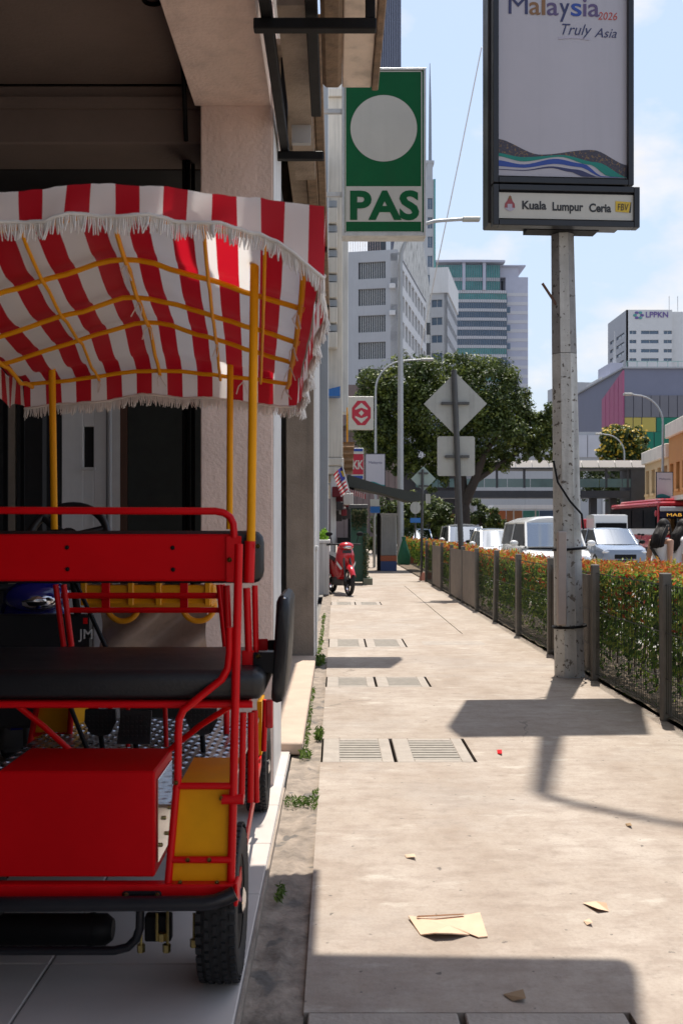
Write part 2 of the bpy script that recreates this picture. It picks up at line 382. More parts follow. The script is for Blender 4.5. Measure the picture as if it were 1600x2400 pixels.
# drain covers: two precast slabs with slotted middles in each row
M_cover = mat('precast cover concrete', (.35,.305,.26), .9, 0, .22, 8, bump=.5, bscale=60)
M_gratebar = mat('grey grate bars', (.29,.26,.22), .8, 0, .2, 15)
def drain_cover(x0, x1, y0, y1, label, slots=True, long_slot=False):
    t = thing('drain_cover', label, 'drain cover', ((x0+x1)/2, (y0+y1)/2, 0), 'drain covers across the pavement')
    z = .001
    if slots:
        a, b, c, d = x0+.10, x1-.07, y0+.06, y1-.06
        MB().box(x0,a,y0,y1,-.06,z,.004).box(b,x1,y0,y1,-.06,z,.004).box(a,b,y0,c,-.06,z,.004).box(a,b,d,y1,-.06,z,.004).build('slab', M_cover, t)
        mb = MB(); n = 8; p = (d-c)/n
        for k in range(n): mb.box(a, b, c+k*p+.16*p, c+k*p+.88*p, -.02, z-.003)
        mb.box(a, b, c, d, -.05, -.016)
        tag(mb.build('grate', M_gratebar, t), kind='stuff')
    elif long_slot:
        s0, s1 = (y0+y1)/2+.02, (y0+y1)/2+.055
        MB().box(x0,x1,y0,s0,-.06,z,.004).box(x0,x1,s1,y1,-.06,z,.004).box(x0,x0+.1,s0,s1,-.06,z).box(x1-.1,x1,s0,s1,-.06,z).build('slab', M_cover, t)
    else: MB().box(x0,x1,y0,y1,-.06,z,.004).build('slab', M_cover, t)
places = ['nearest row of drain covers in the foreground shadow', 'row of drain covers before the lamp pole shadow', 'row of drain covers beside the raised tan step', 'row of drain covers just past the sign shadow', 'farthest row of drain covers before the red scooter']
for i, (a, b) in enumerate(ROWS):
    drain_cover(W0+.012, .338, a+.003, b-.003, 'left concrete cover in the ' + places[i], i > 0, i == 0)
    drain_cover(.358, CX1-.018, a+.003, b-.003, 'right concrete cover in the ' + places[i], i > 0, i == 0)
drain_cover(1.02, 1.75, 11.95, 12.3, 'long narrow concrete drain cover alone near the hedge fence', False, True)

# ------------------------------------------------------------------ the near shop: tiled five-foot way under a beam
fl = struct('shop_floor', MB().box(-6.0, -.272, -14, 10.3, -.2, .008), M_grout)
tm = MB().box(0, .594, 0, .594, 0, .014, .003).mesh('tile', M_tile)
for i in range(6):
    for j in range(13):
        x1 = -.276 - i*.6; o = bpy.data.objects.new('tile', tm); COL.objects.link(o); o.parent = fl
        o.location = (x1-.594, 1.33+j*.6, .0085)
        if i == 0 and 5.15 < 1.33+j*.6 < 6.3: o.location.z = .0085
struct('floor_edge', MB().box(-.2715, -.263, -3, 5.3, -.1, .012), M_brownwall)
B = thing('shop_building', 'near shop front with pinkish pillar and beam over the striped cart', 'building', (-.5, 5.6, 0))
mb = MB()
mb.box(-.70, -.325, 5.3, 6.02, .0, 4.09, .006)
mb.build('pillar', M_pink, B)
MB().box(-.70, -.325, -1.6, -.9, 0, 3.535, .006).build('pillar', M_pink, B)
MB().box(-.3245, -.3215, 5.304, 6.02, .02, 3.53).build('pillar_sunlit_side', M_whitep, B)  # thin white sheet: sunlight on the pillar's side put into colour
mb = MB(); mb.box(-.73, -.335, -14, 5.2995, 3.54, 4.1, .003); mb.build('beam', M_pink, B)  # beam, upper wall and ceiling extended behind the camera to cut sky fill
MB().box(-.36,-.333,-14,10.3,4.102,9.5).box(-6,-.362,10.1,10.3,4.1,9.5).build('upper_wall', M_brownwall, B)
MB().box(-6,-.735,-14,5.5,3.74,3.95).build('ceiling', M_soffit, B)
MB().box(-6,-.71,5.5,5.9,3.42,3.735,.01).box(-6,-.705,5.47,5.497,3.60,3.66).build('cross_beam', M_soffit, B)
MB().box(-6.2,-6.0,-14,10.3,-.1,9.5).box(-6.2,-.34,-14.2,-14,-.1,9.5).box(-6,-.62,9.9,10.1,-.1,9.5).box(-6,-.36,5.91,9.9,3.42,3.6).build('inner_wall', M_dark, B)  # includes an unseen end wall behind the camera, added to hold back sky light
MB().box(-6.2,-.35,-14.2,10.3,9.5,9.7).build('roof', M_greywall, B)
# things standing in the dark behind the cart
Yd = 6.6
MB().box(wx(300,Yd),wx(474,Yd),Yd,Yd+.08,0,3.4).build('dark_panel', M_greenblack, B)
MB().box(wx(283,Yd),wx(299,Yd),Yd-.01,Yd+.07,0,3.4).build('door_jamb', M_brown, B)
MB().box(wx(262,Yd),wx(282,Yd),Yd-.02,Yd+.06,0,3.3).build('white_jamb', M_whitep, B)
mb = MB(); zt, z0, z1 = 3.2, wz(1095,Yd), wz(1000,Yd); a, b, c, d = wx(145,Yd), wx(196,Yd), wx(220,Yd), wx(250,Yd)
for (p, q, r, s) in ((a,b,0,zt),(c,d,0,zt),(b,c,0,z0),(b,c,z1,zt)): mb.box(p,q,Yd,Yd+.05,r,s,.004)
dr = mb.build('white_door', mat('white door paint', (.86,.86,.85), .5, 0, .06, 6, streak=.12), B)
MB().box(b-.003,c+.003,Yd+.03,Yd+.04,z0-.003,z1+.003).build('vision_panel', M_dark, dr)
MB().box(b-.01,c+.012,Yd-.02,Yd+.004,z0-.02,z0-.002).build('ledge', M_whitep, dr)
MB().tube([(wx(256,6.3),6.3,0),(wx(256,6.3),6.3,3.4)], .018).build('grey_pipe', M_greywall, B, 1)
mb = MB()
for x in (432, 441, 449): mb.tube([(wx(x,5.75),5.75+.03*(x%3),0),(wx(x,5.75),5.75+.03*(x%3),3.42)], .012, 8)
mb.tube([(wx(436,5.46),5.46,3.42),(wx(430,5.2),5.2,3.70),(wx(425,4.6),4.6,3.73)], .012, 8)
mb.build('conduit', M_blacksteel, B, 1)
mb = MB()
for (x0, x1, m) in ((-40,8,0),(20,36,1),(40,48,0),(60,100,0)):
    mb.m(m).box(wx(x0,7),wx(x1,7),7,7.1,0,3.3)
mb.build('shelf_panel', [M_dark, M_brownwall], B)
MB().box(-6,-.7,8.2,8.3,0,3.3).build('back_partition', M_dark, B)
MB().lathe([(.045,0),(.05,.012),(.034,.016),(.032,.0)], (wx(357,4.6),4.6,3.735-.016), 'z', 20).build('ceiling_spotlight', M_blacksteel, B, 1)

# step, second pillar, low walls, planters further along
struct('step', MB().box(-.62,-.20,6.12,10.35,0,.072,.008), M_step)
S2 = thing('row_shop', 'brown pillared shop front just beyond the pinkish pillar', 'building', (-.4, 10.5, 0))
MB().box(-.505,-.225,10.38,10.95,0,7.5,.006).build('pillar', M_brownwall, S2)
MB().box(-.2245,-.2215,10.385,10.95,.0,7.5).build('corner_bead', M_whitep, S2)
MB().box(-6,-.34,10.96,21.5,0,9).build('wall', M_greywall, S2)
MB().box(-.335,-.235,11.6,12.2,0,9,.005).build('fin_column', M_greywall, S2)
MB().box(-.234,-.2305,11.605,12.2,0,9).build('column_edge', M_whitep, S2)
MB().box(-.34,-.205,11.0,11.4,0,1.12,.006).box(-.345,-.195,10.98,11.42,1.12,1.165,.006).build('low_wall', M_pale, S2)
MB().box(-6.2,-.3,10.2,21.5,9,9.15).build('roof', M_greywall, S2)
S3 = thing('row_shop', 'bluish grey shop front with a planter, third along the row', 'building', (-.4, 22, 0))
MB().box(-.42,-.17,22.0,22.8,0,12,.006).build('fin_column', M_bluegrey, S3)
MB().box(-.1695,-.165,22.01,22.8,0,12).build('column_edge', M_whitep, S3)
MB().box(-6,-.40,22.81,29.9,0,12).build('wall', M_bluegrey, S3)
MB().box(-6,-.35,21.9,29.9,12,12.2).build('roof', M_greywall, S3)
P1 = thing('planter_box', 'pale concrete planter with bright green plant below the bluish column', 'planter', (-.24, 21.4, 0))
MB().box(-.36,-.14,21.0,21.9,.0,1.06,.01).box(-.38,-.12,20.97,21.93,1.06,1.13,.01).build('box', M_pale, P1)
S4 = thing('row_shop', 'cream shop house with upper floor jutting over the pavement', 'building', (-.2, 31, 0))
MB().box(-6,.20,30,35.8,3.45,14,.02).build('upper_floor', M_cream, S4)
MB().box(-6,.23,29.95,35.8,3.2,3.44,.03).box(-6,.21,29.97,35.8,2.95,3.19,.03).build('moulding', M_cream, S4)
MB().box(-.16,.0,30.2,30.8,0,2.94,.01).build('pillar', M_whitep, S4)
MB().box(-6,-.6,31,35.8,0,2.94).build('wall', M_dark, S4)
MB().box(-6.1,.25,29.9,35.9,14,14.2).build('roof', M_cream, S4)
for k in range(6):
    MB().box(-.30,.04,29.6,29.98,6.6+k*.72,7.05+k*.72,.02).build('balcony_slab', M_cream, S4)
    MB().box(-.27,.03,29.7,29.97,7.10+k*.72,7.28+k*.72).build('railing', M_bluegrey, S4)
M_bluesign = mat('blue sign face', (.02,.14,.42), .35, 0, .1, 6)
tag(MB().prism([(wx(769,29.4),wz(912,29.4)),(wx(797,29.4),wz(905,29.4)),(wx(797,29.4),wz(928,29.4)),(wx(769,29.4),wz(928,29.4))],'xz',29.4,29.9).build('blue_awning', M_bluesign), 'small blue awning box on the cream shop house', 'awning')
S5 = thing('row_shop', 'pale weathered tall shop house with a fin beside the green party sign', 'building', (.1, 37, 0))
MB().box(.10,.44,36.4,37.2,5.5,19,.02).build('fin', M_pale, S5)
MB().box(-6,.10,36.4,52,2.9,19).build('wall', M_pale, S5)
MB().box(-6,.50,36.3,52.1,19,19.3).build('roof', M_pale, S5)
MB().box(-6,-.5,37,52,-.1,2.9).build('shopfront', M_dark, S5)
# ------------------------------------------------------------------ fascia, steel frame, hanging boards over the near shop
FS = thing('fascia_signboard', 'weathered fascia board with brown timber edge overhead', 'signboard', (.07, 2, 3.6))
MB().box(-.068,.03,-2,5.18,3.575,4.25,.02).build('timber_board', M_timber, FS)
MB().box(.032,.178,-2,5.20,3.59,4.3,.006).build('panel', M_beige, FS)
MB().box(.18,.214,-2,5.20,3.575,4.3,.005).build('edge_strip', M_timber, FS)
FR = thing('bracket_frame', 'black steel bracket frame carrying the overhead fascia', 'bracket', (-.2, 4.8, 3.4))
MB().box(-.305,-.26,2.5,5.72,3.43,3.49,.004).build('rail', M_blacksteel, FR)
MB().box(-.125,-.075,2.5,5.22,3.45,3.53,.004).build('rail', M_blacksteel, FR)
MB().box(-.335,.165,4.16,4.21,3.385,3.43,.004).build('cross_bar', M_blacksteel, FR)
MB().box(-.335,-.07,5.63,5.67,3.385,3.43,.004).build('cross_bar', M_blacksteel, FR)
MB().box(-.30,-.265,5.60,5.66,3.431,4.1,.003).build('hanger', M_blacksteel, FR)
MB().box(.12,.16,4.165,4.205,3.431,3.59,.003).build('hanger', M_blacksteel, FR)
LG = thing('ledge_board', 'long brown timber ledge running along the shop fronts', 'ledge', (-.15, 9, 3.9))
MB().box(-.332,-.215,5.45,12.6,3.93,3.96).build('soffit', M_brownwall, LG)
MB().box(-.213,-.135,5.3,12.72,3.89,3.99,.006).build('plank', M_timber, LG)
MB().box(-.132,-.075,5.3,12.72,3.90,4.02,.006).build('plank', M_timber, LG)
for y in (6.9, 9.2, 11.6): MB().box(-.33,-.08,y,y+.06,3.85,3.888).build('batten', M_blacksteel, LG)
DP = thing('hanging_board', 'dark brown hanging board inside the overhead frame', 'board', (-.2, 5.0, 3.6))
MB().box(-.255,-.13,4.4,6.6,3.60,3.63).build('panel', M_brownwall, DP)
MB().box(-.245,-.14,5.7,5.74,3.50,3.62).build('end_plate', M_greywall, DP)
US = thing('projecting_signboard', 'large signboard above the picture that shades the foreground pavement', 'signboard', (.5, 5, 4.75))
MB().box(-.33,1.29,4.66,4.80,4.75,7.0,.03).rot(-.04,'Z',(-.33,4.7,0)).build('panel', M_beige, US)
MB().box(-.33,1.27,4.70,4.76,4.70,4.748).rot(-.04,'Z',(-.33,4.7,0)).build('edge_strip', M_blacksteel, US)

# ------------------------------------------------------------------ green party sign
M_green = mat('sign green', (.005,.105,.036), .45, 0, .14, 2., spec=.15, streak=.08)
M_signwhite = mat('sign white acrylic', (.52,.51,.46), .4, 0, .06, 3., streak=.05)
M_alu = mat('dull aluminium', (.55,.55,.54), .45, .6, .15, 8, streak=.2)
YS = 12.1
gx0, gx1, gz0, gz1 = wx(801,YS), wx(998,YS), wz(553,YS), wz(158,YS)
G = thing('party_sign', 'green lightbox sign with white disc and PAS lettering above the pavement', 'sign', ((gx0+gx1)/2, YS, gz0))
MB().box(gx0+.03,gx1-.025,YS+.012,YS+.22,gz0+.035,gz1-.03).build('face', M_green, G)
mb = MB(); e = .028
mb.box(gx0,gx0+e,YS,YS+.24,gz0,gz1,.004).box(gx1-e,gx1,YS,YS+.24,gz0,gz1,.004).box(gx0+e,gx1-e,YS,YS+.24,gz1-e,gz1,.004).box(gx0+e,gx1-e,YS,YS+.24,gz0,gz0+.045,.004)
mb.build('frame', M_alu, G)
cx, cz = wx(899,YS), wz(300,YS); r = 78*YS/F
MB().poly([(cx+r*math.sin(2*PI*k/64), YS+.008, cz+r*1.0*math.cos(2*PI*k/64)) for k in range(64)]).build('white_disc', M_signwhite, G)
bx0, bx1, bz0, bz1 = wx(811,YS), wx(989,YS), wz(519,YS), wz(436,YS)
MB().poly([(bx0,YS+.008,bz0),(bx1,YS+.008,bz0),(bx1,YS+.008,bz1),(bx0,YS+.008,bz1)]).build('letter_band', M_signwhite, G)
text('PAS', 64*YS/F/.70, M_green, G, 'lettering', (cx, YS+.004, wz(512,YS)), bold=.035, width=(983-821)*YS/F)
mb = MB()
for (x0,x1,z0,z1) in ((808,810.5,165,545),(986.5,989,165,545),(808,989,165,167.5),(808,989,542,544.5)): mb.poly([(wx(x0,YS),YS+.009,wz(z1,YS)),(wx(x1,YS),YS+.009,wz(z1,YS)),(wx(x1,YS),YS+.009,wz(z0,YS)),(wx(x0,YS),YS+.009,wz(z0,YS))])
mb.build('border_line', M_signwhite, G)
for z in (gz0+.5, gz1-.5): MB().box(-.34,gx0+.002,YS+.09,YS+.14,z,z+.05).build('bracket', M_alu, G)

# ------------------------------------------------------------------ lamp pole with the tall advertising box
M_pole = mat('chipped white concrete pole', (.52,.52,.505), .9, 0, .25, 5, bump=.5, bscale=40, streak=.45, speck=((.13,.115,.10), 24, .61))
M_poledark = mat('dark stained concrete', (.27,.265,.265), .9, 0, .35, 6, bump=.4, streak=.4, speck=((.08,.07,.065), 20, .62))
M_frame = mat('dark box frame', (.010,.011,.016), .4, 0, .2, 6)
M_ad = mat('poster white', (.43,.42,.47), .5, 0, .04, 2., streak=.05)
PX, PY = 2.14, 9.40
LP = thing('lamp_pole', 'octagonal chipped white concrete lamp pole carrying the tall advert box', 'lamp post', (PX, PY, 0))
def ring(z, r, tw=.28): return [(PX - .016*min(z,4.4) + r*math.cos(2*PI*k/8+tw), PY + r*math.sin(2*PI*k/8+tw), z) for k in range(8)]
MB().loft([ring(-.1,.142), ring(.35,.138), ring(2.95,.116)]).build('shaft', M_pole, LP)
mb = MB().loft([ring(2.955,.1165), ring(4.4,.102), ring(7.9,.085), ring(13.0,.06)]); mb.mi = [1 if (i < 24 and i % 8 in (5,)) else 0 for i in range(len(mb.f))]; mb.build('upper_shaft', [M_poledark, M_pole], LP)
arm = [(PX-.07, PY, 12.9), (PX-.04, PY, 13.3), (PX+.12,PY,13.8), (PX+.55,PY,14.8), (PX+1.2,PY,15.6), (PX+2.6,PY,16.2)]
MB().tube(arm, .045, 8).build('lamp_arm', M_alu, LP, 1)
MB().box(PX+2.5,PX+3.3,PY-.15,PY+.15,16.15,16.3,.03).build('lamp_head', M_alu, LP)
for z in (.46, 1.17): MB().tube([(PX+.150*math.cos(t*PI/8), PY+.150*math.sin(t*PI/8), z+.012*math.cos(t*PI/8)) for t in range(16)], .012, 6, close=True).build('strap', M_blacksteel, LP, 1)
MB().tube([at(1296,1080,9.27), at(1306,1130,9.25), at(1335,1175,9.24), at(1362,1205,9.26), at(1366,1240,9.3)], .010, 6).build('cable', M_blacksteel, LP, 1)
MB().box(PX-.142,PX-.06,PY-.165,PY-.10,.48,1.33,.01).build('conduit_cover', mat('pinkish grey conduit', (.40,.34,.31), .7), LP)
MB().tube([at(1308,722,9.35), at(1270,664,9.3)], .012, 6).build('spike', M_brown, LP)
YW = math.radians(3.7)
AB = thing('advert_box', 'tall black framed advert box with white tourism poster on the pole', 'sign', (PX, PY, 4.0))
LX, LY = 1.385, 9.03                       # front left corner
def ab(mb): return mb.rot(YW, 'Z', (LX, LY, 0))
w_low = (1505-1155)*9.05/F; w_up = (1491-1155)*9.05/F
z1b, z1t = wz(528,9.05), wz(432,9.05); z2b = wz(428,9.05)
def fbox(x0,x1,z0,z1,e,d0,d1):
    mb = MB(); return mb.box(x0,x0+e,d0,d1,z0,z1,.004).box(x1-e,x1,d0,d1,z0,z1,.004).box(x0+e,x1-e,d0,d1,z0,z0+e,.004).box(x0+e,x1-e,d0,d1,z1-e,z1,.004)
ab(MB().box(LX+.01,LX+w_low-.01,LY+.04,LY+.10,z1b+.02,z1t-.02)).build('lower_back', M_frame, AB)
ab(fbox(LX,LX+w_low,z1b,z1t,.052,LY,LY+.10)).build('lower_frame', M_frame, AB)
ab(MB().box(LX+.052,LX+w_low-.04,LY+.025,LY+.035,wz(510,9.05),wz(450,9.05))).build('name_panel', M_signwhite, AB)
Z_T = 7.55
ab(fbox(LX,LX+w_up,z2b,Z_T,.05,LY+.002,LY+.12)).build('upper_frame', M_frame, AB)
ab(MB().box(LX+.02,LX+w_up-.02,LY+.06,LY+.34,z2b+.01,Z_T-.01)).build('body', M_frame, AB)
ab(MB().box(LX-.02,LX+w_up-.05,LY+.12,LY+.36,4.085,Z_T-.05,.01).box(LX+.0,LX+w_up-.05,LY+.101,LY+.12,4.10,Z_T-.02)).build('rear_box', M_frame, AB)
ab(MB().box(LX+.35,LX+1.0,LY+.16,LY+.34,4.045,4.083)).build('clamp', M_blacksteel, AB)
ppx = lambda px: LX + (px-1155)*9.05/F; ppz = lambda py: wz(py,9.05)
poster = ab(MB().poly([(ppx(1163),LY+.05,ppz(408)),(ppx(1484),LY+.05,ppz(408)),(ppx(1484),LY+.05,Z_T-.05),(ppx(1163),LY+.05,Z_T-.05)])).build('poster', M_ad, AB)
inks = {'navy':(.03,.035,.11),'teal':(.0,.19,.20),'brown':(.22,.11,.04),'purple':(.10,.07,.17),'red':(.45,.06,.04),'blue':(.02,.06,.30),'green':(.0,.20,.16),'batik':(.045,.04,.06),'white':(.43,.42,.47),'black':(.02,.02,.022),'yellow':(.62,.42,.03),'crest':(.30,.06,.07),'greyl':(.40,.38,.46)}
INK = {k: mat('print '+k, v, .5, 0, .10, 5) for k, v in inks.items()}
INK['batik'] = mat('print batik band', (.045,.04,.06), .5, 0, .5, 60, speck=((.16,.10,.05), 55, .56))
def pt(body, size_px, ink, px, py, width_px, off, bold=0., shear=0., parent=poster, yy=None):
    M = Matrix.Translation((LX,LY,0)) @ Matrix.Rotation(YW,4,'Z') @ Matrix.Translation((ppx(px)-LX, off, ppz(py)))
    return text(body, size_px*9.05/F/.7, INK[ink], parent, 'lettering', (0,0,0), 0, bold, shear, None if width_px is None else width_px*9.05/F, M4=M)
x = 1194
for ch, ink, w in (('M','navy',46),('a','brown',27),('l','brown',9),('a','purple',28),('y','navy',24),('s','blue',26),('i','purple',9),('a','purple',28)):
    pt(ch, 44, ink, x+w/2, 27, w, .046, bold=.0 if ch=='M' else .01); x += w+3
pt('2026', 18, 'red', 1431, 34, 46, .046, shear=.2)
pt('Truly', 26, 'navy', 1351, 72, 72, .046, shear=.35); pt('Asia', 22, 'navy', 1426, 76, 54, .046, shear=.35)
mb = MB()
def strip(mb, f0, f1, x0, x1, off, n=28):
    pts = [(ppx(x0+(x1-x0)*k/n), LY+off, ppz(f0(k/n))) for k in range(n+1)] + [(ppx(x0+(x1-x0)*k/n), LY+off, ppz(f1(k/n))) for k in range(n,-1,-1)]
    n1 = n+1
    mb._add(pts, [(k, k+1, 2*n1-2-k, 2*n1-1-k) for k in range(n)]); return mb
strip(mb, lambda t: 84-3*math.sin(t*PI), lambda t: 79-3*math.sin(t*PI)-1.5*math.sin(t*PI), 1313, 1390, .046)
mb2 = ab(mb); mb2.build('underline_swash', INK['greyl'], poster)
wv = lambda t, a, p, s: a + s*math.sin(2*PI*(t*.95+p))
def lerp3(t, pts):
    for (a, va), (b, vb) in zip(pts, pts[1:]):
        if t <= b: k = (t-a)/(b-a); k = k*k*(3-2*k); return va+(vb-va)*k
    return pts[-1][1]
up = lambda t: lerp3(t, [(0,322),(.33,357),(.72,343),(1,378)])
gt = lambda t: lerp3(t, [(0,355),(.2,364),(.5,357),(.75,372),(1,407)])
wt = lambda t: lerp3(t, [(0,362),(.2,374),(.48,361),(.7,378),(.85,405),(1,407)])
bt = lambda t: lerp3(t, [(0,372),(.2,381),(.45,366),(.65,376),(.8,405),(1,407)])
bb = lambda t: lerp3(t, [(0,386),(.2,389),(.45,378),(.62,384),(.8,407),(1,407)])
nb = lambda t: lerp3(t, [(0,393),(.2,394),(.42,384),(.6,390),(.78,407),(1,407)])
nb2 = lambda t: lerp3(t, [(0,394.5),(.2,396),(.42,388),(.55,396),(.66,407),(1,407)])
for nm, a, b, ink, off in (('batik_band',up,gt,'batik',.047),('green_band',gt,wt,'green',.047),('blue_band',bt,bb,'blue',.047),('navy_band',nb,nb2,'navy',.047)):
    ab(strip(MB(), a, b, 1164, 1484, off)).build(nm, INK[ink], poster)
npn = [c for c in AB.children if c.name.startswith('name_panel')][0]
for wd, px, w in (('Kuala',1253,58),('Lumpur',1333,74),('Ceria',1411,53)):
    pt(wd, 19, 'black', px, 488 + (px-1253)*.02, w, .022, bold=.034, parent=npn)
for nm, ink, off, poly in (('crest', 'crest', .0215, [(1183,487),(1208,487),(1207,476),(1202,470),(1200,463),(1196,456),(1192,463),(1189,470),(1184,476)]), ('crest_shield', 'greyl', .0195, [(1190,486),(1201,486),(1201,477),(1190,477)]), ('crest_crown', 'brown', .0195, [(1192,466),(1200,466),(1199,459),(1193,459)]), ('crest_ribbon', 'greyl', .0205, [(1188,491),(1196,494.5),(1204,491),(1208,486),(1183,486)])):
    ab(MB().poly([(ppx(a), LY+off, ppz(b)) for a, b in poly])).build(nm, INK[ink], npn)
ab(MB().poly([(ppx(a), LY+.021, ppz(b)) for a, b in [(1448,490),(1480,492),(1485,467),(1448,465)]])).build('logo_patch', INK['yellow'], npn)
ab(MB().poly([(ppx(a), LY+.022, ppz(b)) for a, b in [(1481,492),(1485,492),(1486.5,467),(1485,467)]])).build('logo_edge', INK['black'], npn)
pt('FBV', 16, 'black', 1465, 487, 26, .017, bold=.0, shear=.12, parent=npn)
tag(MB().tube([at(1128,110,62), at(1075,375,66), at(1020,640,70), at(985,820,74)], .035, 6).build('stay_cable', M_alu), 'thin grey cable slanting across the sky beside the advert box', 'cable')
# ------------------------------------------------------------------ the red four-wheeled cart with striped canopy
M_red = mat('glossy red paint', (.62,.001,.005), .4, 0, .12, 7, coat=.06, spec=.22)
M_red2 = mat('red sheet metal', (.58,.001,.005), .5, 0, .14, 3., spec=.12)
M_yel = mat('yellow enamel', (.78,.34,.002), .5, 0, .12, 7, spec=.2)
M_vinyl = mat('black vinyl', (.009,.009,.011), .42, 0, .25, 9, bump=.12, bscale=90)
M_rubber = mat('black rubber', (.012,.012,.013), .75, 0, .3, 20, bump=.2)
M_chrome = mat('chrome', (.6,.6,.62), .12, 1., .05, 6)
M_brass = mat('yellow zinc bolts', (.45,.36,.14), .35, .9, .2, 30)
M_plastic = mat('orange yellow plastic', (.66,.27,.006), .35, 0, .08, 6)
def stripes(name, rep, phase, c0, c1):
    m = bpy.data.materials.new(name); m.use_nodes = True; N, L = m.node_tree.nodes, m.node_tree.links
    b = N['Principled BSDF']; b.inputs['Roughness'].default_value = .5
    uv = N.new('ShaderNodeUVMap'); uv.uv_map = 'uv'; sp = N.new('ShaderNodeSeparateXYZ'); L.new(uv.outputs[0], sp.inputs[0])
    a = N.new('ShaderNodeMath'); a.operation = 'SUBTRACT'; a.inputs[1].default_value = phase; L.new(sp.outputs[0], a.inputs[0])
    d = N.new('ShaderNodeMath'); d.operation = 'DIVIDE'; d.inputs[1].default_value = rep*2; L.new(a.outputs[0], d.inputs[0])
    f = N.new('ShaderNodeMath'); f.operation = 'FRACT'; L.new(d.outputs[0], f.inputs[0])
    g = N.new('ShaderNodeMath'); g.operation = 'LESS_THAN'; g.inputs[1].default_value = .5; L.new(f.outputs[0], g.inputs[0])
    n = N.new('ShaderNodeTexNoise'); n.inputs['Scale'].default_value = 5; n.inputs['Detail'].default_value = 5
    L.new(N.new('ShaderNodeNewGeometry').outputs['Position'], n.inputs['Vector'])
    r = N.new('ShaderNodeMapRange'); r.inputs['To Min'].default_value = .86; r.inputs['To Max'].default_value = 1.08; L.new(n.outputs['Fac'], r.inputs['Value'])
    mx = N.new('ShaderNodeMix'); mx.data_type = 'RGBA'; mx.inputs[6].default_value = (*c0,1); mx.inputs[7].default_value = (*c1,1); L.new(g.outputs[0], mx.inputs[0])
    mu = N.new('ShaderNodeMix'); mu.data_type = 'RGBA'; mu.blend_type = 'MULTIPLY'; mu.inputs[0].default_value = 1; L.new(mx.outputs[2], mu.inputs[6]); L.new(r.outputs[0], mu.inputs[7])
    L.new(mu.outputs[2], b.inputs['Base Color'])
    t = N.new('ShaderNodeBsdfTranslucent'); L.new(mu.outputs[2], t.inputs['Color'])
    ms = N.new('ShaderNodeMixShader'); ms.inputs[0].default_value = .40; L.new(b.outputs[0], ms.inputs[1]); L.new(t.outputs[0], ms.inputs[2])
    L.new(ms.outputs[0], N['Material Output'].inputs['Surface']); return m
SW = .0607
M_canopy = stripes('red and white canopy cloth', SW, .389, (.86,.83,.81), (.56,.008,.022))
M_fringe = mat('off white cotton fringe', (.72,.69,.65), .9, 0, .1, 30)
Y0 = 3.05
CART = thing('pedal_cart', 'red four-wheeled pedal cart with red and white striped canopy', 'cart', (-.72, Y0, 0.022))
FZ = .0225   # tile top
# wheels -----------------------------------------------------------
def wheel(xc, yc, r, w, nm='wheel'):
    z = FZ + r
    prof = [(r*.60,-w*.42),(r*.80,-w*.50),(r*.93,-w*.47),(r*.985,-w*.36),(r,-w*.18),(r,w*.18),(r*.985,w*.36),(r*.93,w*.47),(r*.80,w*.50),(r*.60,w*.42)]
    t = MB().lathe(prof, (xc,yc,z), 'x', 48).build('tyre', M_rubber, CART, .6)
    mb = MB()                                                   # tread blocks
    for k in range(44):
        a = 2*PI*k/44
        for (u, du) in ((-.40,.13),(-.20,.10),(.0,.09),(.20,.10),(.40,.13)):
            s = .5 if int(u*100) % 40 else 0.
            aa = a + s*2*PI/44
            rr = r*(.985 if abs(u) > .3 else .998)
            q = [(xc+w*(u+i*du*.5), yc+(rr+.007*h)*math.sin(aa+j*.046), z+(rr+.007*h)*math.cos(aa+j*.046)) for h in (0,1) for i, j in ((-1,-1),(1,-1),(1,1),(-1,1))]
            mb._add(q, [(4,5,6,7),(0,1,5,4),(1,2,6,5),(2,3,7,6),(3,0,4,7)])
    tag(mb.build('tread', M_rubber, t), kind='stuff')
    MB().lathe([(r*.62,w*.30),(r*.60,w*.40),(r*.52,w*.36),(r*.40,w*.22),(r*.18,w*.20),(r*.16,w*.42),(r*.05,w*.46),(0,w*.46)], (xc,yc,z), 'x', 32).build('rim', M_blacksteel, t, .6)
    MB().lathe([(r*.17,w*.3),(r*.17,w*.50),(r*.10,w*.56),(0,w*.57)], (xc,yc,z), 'x', 20).build('hub_cap', M_chrome, t, .6)
    return t
wheel(-.334, Y0, .222, .118); wheel(-1.10, Y0, .222, .118)
wheel(-.368, 4.87, .20, .10); wheel(-1.14, 4.87, .20, .10)
T = lambda pts, r=.0115, n=10: MB().tube(pts, r, n)
def part(mb, nm, m=None, sm=.72): return mb.build(nm, m or M_red, CART, sm)
# rear frame --------------------------------------------------------
Yr = 2.78
part(MB().box(-1.28, wx(553,Yr), Yr, Yr+.04, wz(2104,Yr), wz(2074,Yr), .004), 'rear_rail')
part(MB().box(wx(548,Yr),wx(557,Yr),Yr-.005,Yr+.06,wz(2124,Yr),wz(2070,Yr),.003), 'rail_end')
part(T([at(-80,2120,Yr-.03), at(480,2117,Yr-.03), at(505,2113,Yr-.03), at(530,2104,Yr-.025), at(551,2093,Yr-.02)], .020, 14), 'bumper', mat('black plastic tube', (.012,.013,.017), .35, 0, .2, 10))
mb = MB(); mb.box(wx(288,Yr),wx(380,Yr),Yr-.012,Yr-.001,wz(2106,Yr),wz(2086,Yr),.006); part(mb, 'hitch_plate', M_blacksteel)
for x in (299, 371): part(MB().lathe([(.007,-.02),(.007,-.012),(0,-.02)],(wx(x,Yr),Yr,wz(2094,Yr)),'y',8), 'bolt', M_brass)
